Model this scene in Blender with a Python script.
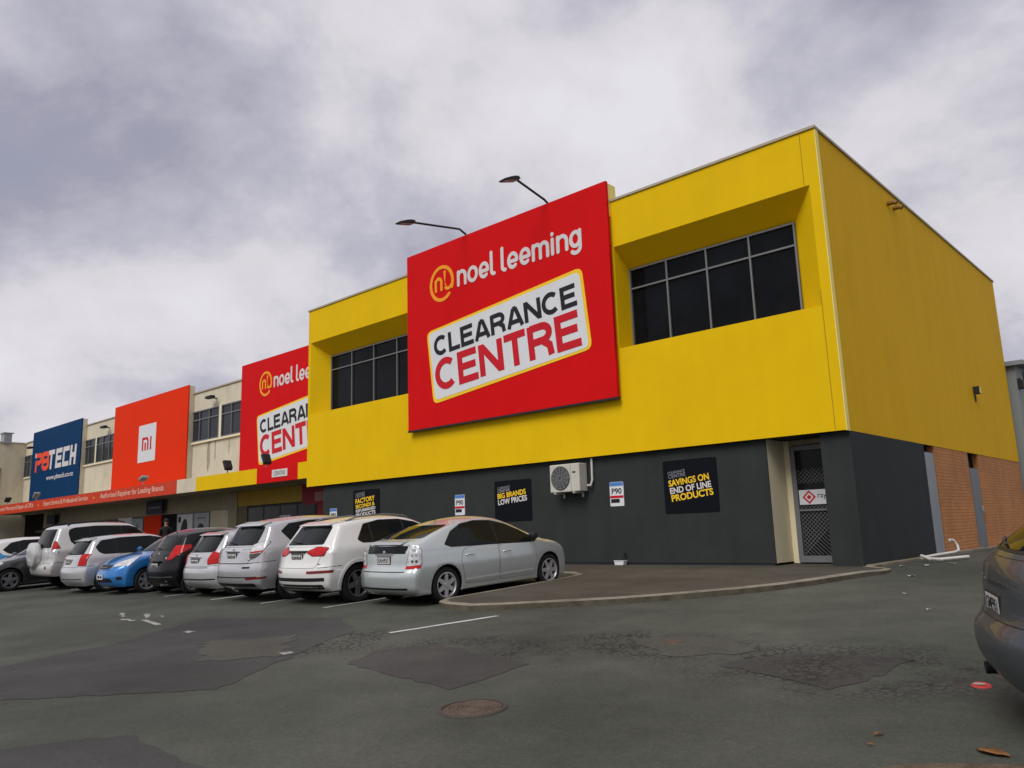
import bpy, bmesh, math, random
import numpy as np
from mathutils import Vector, Matrix
from mathutils.bvhtree import BVHTree
from mathutils.geometry import delaunay_2d_cdt

random.seed(7); np.random.seed(7)
S = bpy.context.scene
for o in list(bpy.data.objects): bpy.data.objects.remove(o)
COL = S.collection
PI = math.pi; R = math.radians

# ------------------------------------------------------------------ camera
cam_d = bpy.data.cameras.new('camera'); cam = bpy.data.objects.new('camera', cam_d); COL.objects.link(cam)
cam_d.sensor_width = 36; cam_d.lens = 792.3 / 1024 * 36; cam_d.clip_end = 3000; cam_d.clip_start = 0.05
H_CAM = 1.66
_r = Vector((0.734, 0.678, -0.032)); _d = Vector((-0.146, 0.112, -0.983)); _f = Vector((-0.663, 0.726, 0.181))
_f.normalize(); _r = (_r - _f * _r.dot(_f)).normalized(); _u = _r.cross(_f) ; _u = -_u if _u.z < 0 else _u
cam.matrix_world = Matrix(((_r.x, _u.x, -_f.x, 0), (_r.y, _u.y, -_f.y, 0), (_r.z, _u.z, -_f.z, H_CAM), (0, 0, 0, 1)))
S.camera = cam

# ------------------------------------------------------------------ sky, sun, exposure
SUN_EL, SUN_AZ = 48.0, 172.0          # azimuth clockwise from +Y: behind the camera, a little to the right
W = bpy.data.worlds.new('World'); S.world = W; W.use_nodes = True
nt = W.node_tree; nt.nodes.clear()
def wn(t, **k):
    n = nt.nodes.new(t)
    for a, b in k.items(): setattr(n, a, b)
    return n
def wl(a, b): nt.links.new(a, b)
out = wn('ShaderNodeOutputWorld'); mixs = wn('ShaderNodeMixShader')
sky = wn('ShaderNodeTexSky'); sky.sky_type = 'NISHITA'; sky.sun_disc = False
sky.sun_elevation = R(SUN_EL); sky.sun_rotation = R(SUN_AZ); sky.air_density = 1.2; sky.dust_density = 2.0
bg_sky = wn('ShaderNodeBackground'); bg_sky.inputs[1].default_value = 0.07; wl(sky.outputs[0], bg_sky.inputs[0])
tc = wn('ShaderNodeTexCoord'); sep = wn('ShaderNodeSeparateXYZ'); wl(tc.outputs['Generated'], sep.inputs[0])
zc = wn('ShaderNodeMath', operation='MAXIMUM'); wl(sep.outputs[2], zc.inputs[0]); zc.inputs[1].default_value = 0.0
za = wn('ShaderNodeMath', operation='ADD'); wl(zc.outputs[0], za.inputs[0]); za.inputs[1].default_value = 0.50
dx = wn('ShaderNodeMath', operation='DIVIDE'); wl(sep.outputs[0], dx.inputs[0]); wl(za.outputs[0], dx.inputs[1])
dy = wn('ShaderNodeMath', operation='DIVIDE'); wl(sep.outputs[1], dy.inputs[0]); wl(za.outputs[0], dy.inputs[1])
cmb = wn('ShaderNodeCombineXYZ'); wl(dx.outputs[0], cmb.inputs[0]); wl(dy.outputs[0], cmb.inputs[1])
mp = wn('ShaderNodeMapping'); wl(cmb.outputs[0], mp.inputs[0]); mp.inputs['Location'].default_value = (3.1, 1.7, 0); mp.inputs['Rotation'].default_value = (0, 0, R(35)); mp.inputs['Scale'].default_value = (1.0, 1.0, 1)
n1 = wn('ShaderNodeTexNoise'); n1.inputs['Scale'].default_value = 2.5; n1.inputs['Detail'].default_value = 9; n1.inputs['Roughness'].default_value = 0.57; n1.inputs['Distortion'].default_value = 0.15
n2 = wn('ShaderNodeTexNoise'); n2.inputs['Scale'].default_value = 1.3; n2.inputs['Detail'].default_value = 3
wl(mp.outputs[0], n1.inputs['Vector']); wl(mp.outputs[0], n2.inputs['Vector'])
ad = wn('ShaderNodeMath', operation='MULTIPLY_ADD'); wl(n2.outputs[0], ad.inputs[0]); ad.inputs[1].default_value = 0.55; wl(n1.outputs[0], ad.inputs[2])
ramp = wn('ShaderNodeValToRGB'); wl(ad.outputs[0], ramp.inputs[0])
el = ramp.color_ramp.elements
el[0].position = 0.60; el[0].color = (0.225, 0.222, 0.275, 1)
el[1].position = 0.93; el[1].color = (0.475, 0.467, 0.497, 1)
e = el.new(0.71); e.color = (0.315, 0.31, 0.36, 1)
e = el.new(0.80); e.color = (0.42, 0.41, 0.437, 1)
bg_cl = wn('ShaderNodeBackground'); bg_cl.inputs[1].default_value = 1.0; wl(ramp.outputs[0], bg_cl.inputs[0])
gap = wn('ShaderNodeMapRange'); wl(ad.outputs[0], gap.inputs[0]); gap.inputs[1].default_value = 0.50; gap.inputs[2].default_value = 0.64
gap.inputs[3].default_value = 0.75; gap.inputs[4].default_value = 1.0
wl(gap.outputs[0], mixs.inputs[0]); wl(bg_sky.outputs[0], mixs.inputs[1]); wl(bg_cl.outputs[0], mixs.inputs[2]); wl(mixs.outputs[0], out.inputs[0])
sd = bpy.data.lights.new('sun', 'SUN'); so = bpy.data.objects.new('sun', sd); COL.objects.link(so)
sd.energy = 1.5; sd.angle = R(35); sd.color = (1.0, 0.97, 0.93)
_sdir = Vector((math.sin(R(SUN_AZ)) * math.cos(R(SUN_EL)), math.cos(R(SUN_AZ)) * math.cos(R(SUN_EL)), math.sin(R(SUN_EL))))
so.rotation_euler = _sdir.to_track_quat('Z', 'Y').to_euler(); so.location = (-20, -30, 60)
S.view_settings.view_transform = 'Standard'; S.view_settings.look = 'None'; S.view_settings.gamma = 1.0
S.view_settings.use_curve_mapping = False; S.view_settings.exposure = 0.7
S.render.engine = 'CYCLES'; S.render.resolution_x = 1024; S.render.resolution_y = 768

# ------------------------------------------------------------------ materials
def mat(name, col, rough=0.6, metal=0.0, var=0.12, vscale=2.0, streak=0.0, bump=0.0, bscale=60, spec=0.22, coat=0.0, fine=0.0, ior=None, grime=None):
    m = bpy.data.materials.new(name); m.use_nodes = True; t = m.node_tree; p = t.nodes['Principled BSDF']
    p.inputs['Roughness'].default_value = rough; p.inputs['Metallic'].default_value = metal
    p.inputs['Specular IOR Level'].default_value = spec
    if ior: p.inputs['IOR'].default_value = ior
    if coat: p.inputs['Coat Weight'].default_value = coat; p.inputs['Coat Roughness'].default_value = 0.04
    tc = t.nodes.new('ShaderNodeTexCoord')
    n = t.nodes.new('ShaderNodeTexNoise'); n.inputs['Scale'].default_value = vscale; n.inputs['Detail'].default_value = 6; n.inputs['Roughness'].default_value = 0.6
    t.links.new(tc.outputs['Object'], n.inputs['Vector'])
    r = t.nodes.new('ShaderNodeMapRange'); r.inputs[1].default_value = 0.3; r.inputs[2].default_value = 0.7
    r.inputs[3].default_value = 1 - var; r.inputs[4].default_value = 1 + var; t.links.new(n.outputs[0], r.inputs[0])
    fac = r.outputs[0]
    def mul(a, b):
        q = t.nodes.new('ShaderNodeMath'); q.operation = 'MULTIPLY'; t.links.new(a, q.inputs[0]); t.links.new(b, q.inputs[1]); return q.outputs[0]
    if streak:
        mpn = t.nodes.new('ShaderNodeMapping'); mpn.inputs['Scale'].default_value = (3.5, 3.5, 0.18); t.links.new(tc.outputs['Object'], mpn.inputs[0])
        ns = t.nodes.new('ShaderNodeTexNoise'); ns.inputs['Scale'].default_value = 1.0; ns.inputs['Detail'].default_value = 5; t.links.new(mpn.outputs[0], ns.inputs['Vector'])
        rs = t.nodes.new('ShaderNodeMapRange'); rs.inputs[1].default_value = 0.35; rs.inputs[2].default_value = 0.7; rs.inputs[3].default_value = 1.0; rs.inputs[4].default_value = 1 - streak
        t.links.new(ns.outputs[0], rs.inputs[0]); fac = mul(fac, rs.outputs[0])
    if fine:
        nf = t.nodes.new('ShaderNodeTexNoise'); nf.inputs['Scale'].default_value = 90; nf.inputs['Detail'].default_value = 2; t.links.new(tc.outputs['Object'], nf.inputs['Vector'])
        rf = t.nodes.new('ShaderNodeMapRange'); rf.inputs[1].default_value = 0.3; rf.inputs[2].default_value = 0.7; rf.inputs[3].default_value = 1 - fine; rf.inputs[4].default_value = 1 + fine
        t.links.new(nf.outputs[0], rf.inputs[0]); fac = mul(fac, rf.outputs[0])
    mx = t.nodes.new('ShaderNodeVectorMath'); mx.operation = 'SCALE'; mx.inputs[0].default_value = col[:3]; t.links.new(fac, mx.inputs['Scale'])
    last = mx.outputs[0]
    if grime:       # (colour, amount): blotchy dirt of its own shape
        ng = t.nodes.new('ShaderNodeTexNoise'); ng.inputs['Scale'].default_value = 0.7; ng.inputs['Detail'].default_value = 8; ng.inputs['Roughness'].default_value = 0.7; t.links.new(tc.outputs['Object'], ng.inputs['Vector'])
        rg = t.nodes.new('ShaderNodeMapRange'); rg.inputs[1].default_value = 0.5; rg.inputs[2].default_value = 0.75; rg.inputs[3].default_value = 0; rg.inputs[4].default_value = grime[1]
        t.links.new(ng.outputs[0], rg.inputs[0])
        mg = t.nodes.new('ShaderNodeMix'); mg.data_type = 'RGBA'; t.links.new(rg.outputs[0], mg.inputs['Factor']); t.links.new(last, mg.inputs['A']); mg.inputs['B'].default_value = (*grime[0], 1)
        last = mg.outputs['Result']
    t.links.new(last, p.inputs['Base Color'])
    if bump:
        nb = t.nodes.new('ShaderNodeTexNoise'); nb.inputs['Scale'].default_value = bscale; nb.inputs['Detail'].default_value = 4; t.links.new(tc.outputs['Object'], nb.inputs['Vector'])
        b = t.nodes.new('ShaderNodeBump'); b.inputs['Strength'].default_value = bump; b.inputs['Distance'].default_value = 0.01; t.links.new(nb.outputs[0], b.inputs['Height']); t.links.new(b.outputs[0], p.inputs['Normal'])
    return m

YEL = (0.70, 0.447, 0.003)
M = {}
M['yellow'] = mat('yellow_render', YEL, 0.7, spec=0.08, var=0.04, vscale=0.8, streak=0.03, bump=0.08, bscale=30, grime=((0.35, 0.22, 0.02), 0.10))
M['pale_yellow'] = mat('pale_yellow_flashing', (0.82, 0.66, 0.16), 0.45, var=0.05)
M['cap'] = mat('parapet_metal', (0.38, 0.33, 0.24), 0.5, var=0.1)
M['char'] = mat('charcoal_wall', (0.031, 0.035, 0.0345), 0.75, var=0.10, vscale=1.5, streak=0.12, bump=0.1, bscale=40, spec=0.12, grime=((0.045, 0.045, 0.04), 0.25))
M['plinth'] = mat('plinth_dark', (0.028, 0.032, 0.036), 0.7)
M['cream'] = mat('cream_wall', (0.60, 0.54, 0.41), 0.75, var=0.06, vscale=0.9, streak=0.10, bump=0.1, bscale=25, grime=((0.26, 0.22, 0.14), 0.35))
M['cream_bright'] = mat('cream_paint', (0.74, 0.66, 0.45), 0.6, var=0.05)
M['cream_dull'] = mat('cream_bulkhead', (0.34, 0.29, 0.20), 0.7, var=0.08, streak=0.1)
M['ochre'] = mat('ochre_bulkhead', (0.42, 0.27, 0.03), 0.6, var=0.06)
M['red'] = mat('sign_red', (0.58, 0.004, 0.006), 0.6, var=0.04, vscale=0.6, streak=0.03, spec=0.08)
M['dkred'] = mat('dark_red_panel', (0.28, 0.01, 0.02), 0.5)
M['orange'] = mat('sign_orange', (0.70, 0.030, 0.003), 0.7, var=0.03, vscale=0.6, spec=0.08)
M['orange_fascia'] = mat('fascia_orange', (0.52, 0.036, 0.006), 0.5, var=0.06, streak=0.08)
M['blue'] = mat('sign_blue', (0.002, 0.034, 0.105), 0.7, var=0.05, vscale=0.6, spec=0.08)
M['white'] = mat('sign_white', (0.62, 0.63, 0.64), 0.5, var=0.03)
M['offwhite'] = mat('letter_white', (0.60, 0.57, 0.56), 0.5, var=0.03)
M['black'] = mat('letter_black', (0.012, 0.012, 0.016), 0.5, var=0.1)
M['lred'] = mat('letter_red', (0.50, 0.006, 0.016), 0.5, var=0.05)
M['lyel'] = mat('letter_yellow', (0.82, 0.52, 0.02), 0.5, var=0.05)
M['lgold'] = mat('logo_gold', (0.80, 0.30, 0.012), 0.5, var=0.04)
M['pborange'] = mat('letter_orange_red', (0.78, 0.075, 0.03), 0.5, var=0.04)
M['navy'] = mat('sign_navy', (0.012, 0.018, 0.045), 0.5)
M['poster'] = mat('poster_black', (0.005, 0.006, 0.009), 0.7, var=0.1, spec=0.08)
M['grey_txt'] = mat('letter_grey', (0.20, 0.20, 0.215), 0.6)
M['sblue'] = mat('letter_blue', (0.07, 0.19, 0.50), 0.5)
M['alu'] = mat('aluminium_frame', (0.17, 0.175, 0.18), 0.45, metal=0.3, var=0.06)
M['greydoor'] = mat('grey_steel', (0.23, 0.26, 0.28), 0.5, var=0.07, streak=0.08)
M['darkgreydoor'] = mat('dark_grey_steel', (0.13, 0.15, 0.165), 0.5, var=0.07, streak=0.08)
M['glass'] = mat('dark_window_glass', (0.006, 0.007, 0.009), 0.05, var=0.45, vscale=0.9, ior=1.25)
M['glass_row'] = mat('grey_window_glass', (0.022, 0.026, 0.032), 0.15, var=0.35, vscale=0.7, ior=1.4)
M['shopglass'] = mat('shop_glass', (0.012, 0.013, 0.014), 0.08, var=0.3, ior=1.35)
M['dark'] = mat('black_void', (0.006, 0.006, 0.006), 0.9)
M['blackmetal'] = mat('black_metal', (0.02, 0.02, 0.022), 0.5)
M['steel'] = mat('galvanised_steel', (0.30, 0.31, 0.32), 0.45, metal=0.5)
M['acwhite'] = mat('ac_casing', (0.50, 0.49, 0.43), 0.5, var=0.06, streak=0.1)
M['acgrille'] = mat('ac_grille', (0.07, 0.07, 0.065), 0.5)
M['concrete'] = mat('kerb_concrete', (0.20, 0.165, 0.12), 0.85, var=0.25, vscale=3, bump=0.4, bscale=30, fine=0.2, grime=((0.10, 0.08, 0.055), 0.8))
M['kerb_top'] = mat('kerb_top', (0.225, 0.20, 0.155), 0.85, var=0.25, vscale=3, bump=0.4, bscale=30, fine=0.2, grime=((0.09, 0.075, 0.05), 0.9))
M['kerb_face'] = mat('kerb_face_shaded', (0.085, 0.075, 0.052), 0.9, var=0.35, vscale=4, bump=0.4, bscale=30, fine=0.25)  # kerb concrete darkened: shade on the upright face and dirt put into the colour
M['roof'] = mat('roof_membrane', (0.2, 0.2, 0.2), 0.8)
M['greyclad'] = mat('grey_cladding', (0.22, 0.24, 0.235), 0.6, var=0.05, streak=0.06)
M['pvc'] = mat('white_pvc', (0.62, 0.60, 0.55), 0.4)
M['paper'] = mat('paper_scrap', (0.38, 0.37, 0.34), 0.8)
M['ltorange'] = mat('dry_leaf', (0.24, 0.105, 0.04), 0.85, var=0.45, vscale=25)
M['redplastic'] = mat('red_plastic', (0.48, 0.045, 0.04), 0.6, var=.3, vscale=20)
# vehicles
def paint(n, c, metal=0.5, rough=0.28, coat=0.9, spec=0.5): return mat(n, c, rough, metal, var=0.03, vscale=1.5, coat=coat, fine=0.03, spec=spec)
M['p_silverblue'] = paint('paint_silver_blue', (0.50, 0.545, 0.54))
M['p_white'] = paint('paint_white', (0.64, 0.635, 0.615), metal=0.05)
M['p_silver'] = paint('paint_silver', (0.48, 0.48, 0.495))
M['p_silver2'] = paint('paint_pale_silver', (0.52, 0.52, 0.53))
M['p_silver3'] = paint('paint_warm_silver', (0.42, 0.42, 0.42))
M['p_black'] = paint('paint_black', (0.005, 0.005, 0.006), metal=0.0, coat=0.25, spec=0.2)
M['p_blue'] = paint('paint_blue', (0.018, 0.17, 0.47), metal=0.3)
M['p_champ'] = paint('paint_white_silver', (0.54, 0.54, 0.53), metal=0.3)
M['p_dark'] = paint('paint_dark_grey', (0.055, 0.055, 0.058), metal=0.5)
M['p_grey'] = paint('paint_graphite', (0.040, 0.048, 0.054), metal=0.1, rough=0.45, coat=0.35)
M['carglass'] = mat('car_glass', (0.009, 0.011, 0.012), 0.02, var=0.1, ior=1.36)
M['rubber'] = mat('tyre_rubber', (0.014, 0.014, 0.015), 0.8, bump=0.2)
M['trim'] = mat('black_trim', (0.014, 0.014, 0.015), 0.5)
M['under'] = mat('underbody', (0.008, 0.008, 0.008), 0.9)
M['alloy'] = mat('alloy_rim', (0.42, 0.42, 0.43), 0.35, metal=0.6)
M['alloydk'] = mat('dark_alloy_rim', (0.20, 0.20, 0.21), 0.35, metal=0.6)
M['chrome'] = mat('chrome', (0.62, 0.62, 0.63), 0.12, metal=1.0, var=0.02)
M['tailred'] = mat('red_lens', (0.40, 0.008, 0.008), 0.2, var=0.2, vscale=12, coat=0.15)
M['taildkred'] = mat('dark_red_lens', (0.16, 0.008, 0.010), 0.15, coat=0.6)
M['lens'] = mat('clear_lens', (0.50, 0.50, 0.51), 0.12, var=0.3, vscale=11, coat=0.8)
M['platewhite'] = mat('plate_white', (0.50, 0.50, 0.48), 0.5, var=0.05)
M['livery'] = mat('livery_blue', (0.04, 0.26, 0.55), 0.35, var=0.4, vscale=6, coat=0.5)
# people
M['skin'] = mat('skin', (0.36, 0.20, 0.14), 0.55)
M['jacket'] = mat('dark_jacket', (0.014, 0.013, 0.016), 0.85)
M['hair'] = mat('dark_hair', (0.012, 0.009, 0.008), 0.6)

def nodes_of(m): return m.node_tree, m.node_tree.nodes['Principled BSDF']
# ribbed yellow cladding on the side wall
m = mat('yellow_cladding', (0.71, 0.41, 0.005), 0.7, spec=0.08, var=0.05, vscale=0.7, streak=0.06, grime=((0.40, 0.22, 0.015), 0.18)); M['yellow_side'] = m
t, p = nodes_of(m); tcn = t.nodes.new('ShaderNodeTexCoord'); wv = t.nodes.new('ShaderNodeTexWave'); wv.bands_direction = 'Y'; wv.inputs['Scale'].default_value = 2.2; wv.inputs['Distortion'].default_value = 0.0
t.links.new(tcn.outputs['Object'], wv.inputs['Vector']); b = t.nodes.new('ShaderNodeBump'); b.inputs['Strength'].default_value = 0.45; b.inputs['Distance'].default_value = 0.02
t.links.new(wv.outputs['Fac'], b.inputs['Height']); t.links.new(b.outputs[0], p.inputs['Normal'])
# brick
m = bpy.data.materials.new('orange_brick'); m.use_nodes = True; M['brick'] = m; t, p = nodes_of(m); p.inputs['Roughness'].default_value = 0.85
tcn = t.nodes.new('ShaderNodeTexCoord'); sp = t.nodes.new('ShaderNodeSeparateXYZ'); cb = t.nodes.new('ShaderNodeCombineXYZ')
t.links.new(tcn.outputs['Object'], sp.inputs[0]); t.links.new(sp.outputs[1], cb.inputs[0]); t.links.new(sp.outputs[2], cb.inputs[1])
bt = t.nodes.new('ShaderNodeTexBrick'); t.links.new(cb.outputs[0], bt.inputs['Vector']); bt.inputs['Scale'].default_value = 1.0
bt.inputs['Brick Width'].default_value = 0.24; bt.inputs['Row Height'].default_value = 0.086; bt.inputs['Mortar Size'].default_value = 0.006; bt.inputs['Mortar Smooth'].default_value = 0.2
bt.inputs['Color1'].default_value = (0.50, 0.21, 0.065, 1); bt.inputs['Color2'].default_value = (0.45, 0.17, 0.048, 1); bt.inputs['Mortar'].default_value = (0.22, 0.10, 0.04, 1)
nn = t.nodes.new('ShaderNodeTexNoise'); nn.inputs['Scale'].default_value = 1.2; nn.inputs['Detail'].default_value = 6; t.links.new(tcn.outputs['Object'], nn.inputs['Vector'])
mr = t.nodes.new('ShaderNodeMapRange'); mr.inputs[1].default_value = .3; mr.inputs[2].default_value = .7; mr.inputs[3].default_value = .85; mr.inputs[4].default_value = 1.12; t.links.new(nn.outputs[0], mr.inputs[0])
vm = t.nodes.new('ShaderNodeVectorMath'); vm.operation = 'SCALE'; t.links.new(bt.outputs[0], vm.inputs[0]); t.links.new(mr.outputs[0], vm.inputs['Scale']); t.links.new(vm.outputs[0], p.inputs['Base Color'])
b = t.nodes.new('ShaderNodeBump'); b.inputs['Strength'].default_value = 0.6; b.inputs['Distance'].default_value = 0.01; b.invert = True; t.links.new(bt.outputs['Fac'], b.inputs['Height']); t.links.new(b.outputs[0], p.inputs['Normal'])

def asphalt(name, base, crack_spots=(), tint2=None, crack_all=0.0, aggregate=0.35):
    """asphalt: aggregate speckle, large stains, and crazed cracks inside the listed world spots (x, y, rx, ry)"""
    m = bpy.data.materials.new(name); m.use_nodes = True; t, p = nodes_of(m); p.inputs['Roughness'].default_value = 0.85; p.inputs['Specular IOR Level'].default_value = 0.25
    N = t.nodes.new; L = t.links.new
    tcn = N('ShaderNodeTexCoord')
    def noise(s, d=4, r=.6):
        n = N('ShaderNodeTexNoise'); n.inputs['Scale'].default_value = s; n.inputs['Detail'].default_value = d; n.inputs['Roughness'].default_value = r; L(tcn.outputs['Object'], n.inputs['Vector']); return n.outputs[0]
    def rng(a, i0, i1, o0, o1):
        q = N('ShaderNodeMapRange'); L(a, q.inputs[0]); q.inputs[1].default_value = i0; q.inputs[2].default_value = i1; q.inputs[3].default_value = o0; q.inputs[4].default_value = o1; return q.outputs[0]
    def op(o, a, b=None):
        q = N('ShaderNodeMath'); q.operation = o; L(a, q.inputs[0])
        if b is None: pass
        elif isinstance(b, (int, float)): q.inputs[1].default_value = b
        else: L(b, q.inputs[1])
        return q.outputs[0]
    big = rng(noise(0.28, 6, .6), .3, .7, .66, 1.34); mid = rng(noise(1.6, 6, .65), .3, .7, .86, 1.14); fine = rng(noise(140, 3, .7), .25, .75, 1 - aggregate, 1 + aggregate)
    vo = N('ShaderNodeTexVoronoi'); vo.inputs['Scale'].default_value = 70; L(tcn.outputs['Object'], vo.inputs['Vector'])
    agg = rng(vo.outputs['Distance'], 0.0, 0.6, 1.12, 0.86)
    grain = rng(noise(22, 5, .75), .3, .7, .80, 1.20)
    fac = op('MULTIPLY', op('MULTIPLY', op('MULTIPLY', big, mid), grain), op('MULTIPLY', fine, agg))
    col = N('ShaderNodeMix'); col.data_type = 'RGBA'; L(rng(noise(0.5, 5), .35, .65, 0, 1), col.inputs['Factor']); col.inputs['A'].default_value = (*base, 1); col.inputs['B'].default_value = (*(tint2 or base), 1)
    sc = N('ShaderNodeVectorMath'); sc.operation = 'SCALE'; L(col.outputs['Result'], sc.inputs[0]); L(fac, sc.inputs['Scale'])
    last = sc.outputs[0]; hgt = noise(160, 3)
    # crazing
    if crack_spots or crack_all:
        sp = N('ShaderNodeSeparateXYZ'); L(tcn.outputs['Object'], sp.inputs[0]); acc = None
        for (cx, cy, rx, ry) in crack_spots:
            ax = op('DIVIDE', op('SUBTRACT', sp.outputs[0], cx), rx); ay = op('DIVIDE', op('SUBTRACT', sp.outputs[1], cy), ry)
            q = op('SUBTRACT', op('SQRT', op('ADD', op('MULTIPLY', ax, ax), op('MULTIPLY', ay, ay))), 0)
            v = rng(q, 0.55, 1.0, 1.0, 0.0); acc = v if acc is None else op('MAXIMUM', acc, v)
        if acc is None: acc = rng(noise(0.9, 2), 0.0, 1.0, crack_all, crack_all)
        dn = N('ShaderNodeTexNoise'); dn.inputs['Scale'].default_value = 6; dn.inputs['Detail'].default_value = 4; L(tcn.outputs['Object'], dn.inputs['Vector'])
        dm = N('ShaderNodeMix'); dm.data_type = 'RGBA'; dm.inputs['Factor'].default_value = 0.06; L(tcn.outputs['Object'], dm.inputs['A']); L(dn.outputs['Color'], dm.inputs['B'])
        vc = N('ShaderNodeTexVoronoi'); vc.feature = 'DISTANCE_TO_EDGE'; vc.inputs['Scale'].default_value = 12.0; L(dm.outputs['Result'], vc.inputs['Vector'])
        line = rng(vc.outputs['Distance'], 0.04, 0.19, 1.0, 0.0)
        brk = rng(noise(1.8, 5), .36, .56, 0.0, 1.0)
        ck = op('MULTIPLY', op('MULTIPLY', line, brk), acc)
        cm = N('ShaderNodeMix'); cm.data_type = 'RGBA'; L(op('MULTIPLY', ck, 0.8), cm.inputs['Factor']); L(last, cm.inputs['A']); cm.inputs['B'].default_value = (0.012, 0.011, 0.010, 1)
        last = cm.outputs['Result']; hgt = op('SUBTRACT', op('MULTIPLY', hgt, 0.4), ck)
    L(last, p.inputs['Base Color'])
    b = N('ShaderNodeBump'); b.inputs['Strength'].default_value = 0.55; b.inputs['Distance'].default_value = 0.008; L(hgt, b.inputs['Height']); L(b.outputs[0], p.inputs['Normal'])
    return m
M['asphalt'] = asphalt('asphalt', (0.055, 0.060, 0.048), tint2=(0.074, 0.077, 0.062), crack_spots=((-3.0, 7.7, 1.9, 1.5), (-5.2, 7.9, 1.7, 1.0), (-7.0, 6.9, 1.6, 1.0), (-9.2, 6.4, 1.3, 1.2)))
M['asphalt_patch'] = asphalt('asphalt_patch_dark', (0.048, 0.046, 0.046), tint2=(0.056, 0.054, 0.052), aggregate=0.25)
M['asphalt_patch2'] = asphalt('asphalt_patch_worn', (0.043, 0.041, 0.040), tint2=(0.055, 0.051, 0.046), crack_spots=((-2.6, 7.6, 1.3, 1.2),), aggregate=0.4)
M['asphalt_light'] = asphalt('asphalt_patch_pale', (0.074, 0.072, 0.059), tint2=(0.060, 0.058, 0.050))
M['path'] = asphalt('footpath_asphalt', (0.084, 0.074, 0.057), tint2=(0.063, 0.055, 0.043), aggregate=0.3)
m = mat('road_paint', (0.46, 0.46, 0.45), 0.7, var=0.15, vscale=8, fine=0.2, grime=((0.06, 0.06, 0.055), 0.9)); M['line'] = m
m = mat('worn_road_paint', (0.27, 0.27, 0.255), 0.75, var=0.5, vscale=9, fine=0.3)
for _n in m.node_tree.nodes:
    if _n.type == 'TEX_NOISE': _n.inputs['Roughness'].default_value = .75; M['line_worn'] = m
# rusty manhole with concentric ridges
m = mat('rusty_iron', (0.082, 0.060, 0.045), 0.75, var=0.3, vscale=14, fine=0.2); M['rust'] = m

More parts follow.
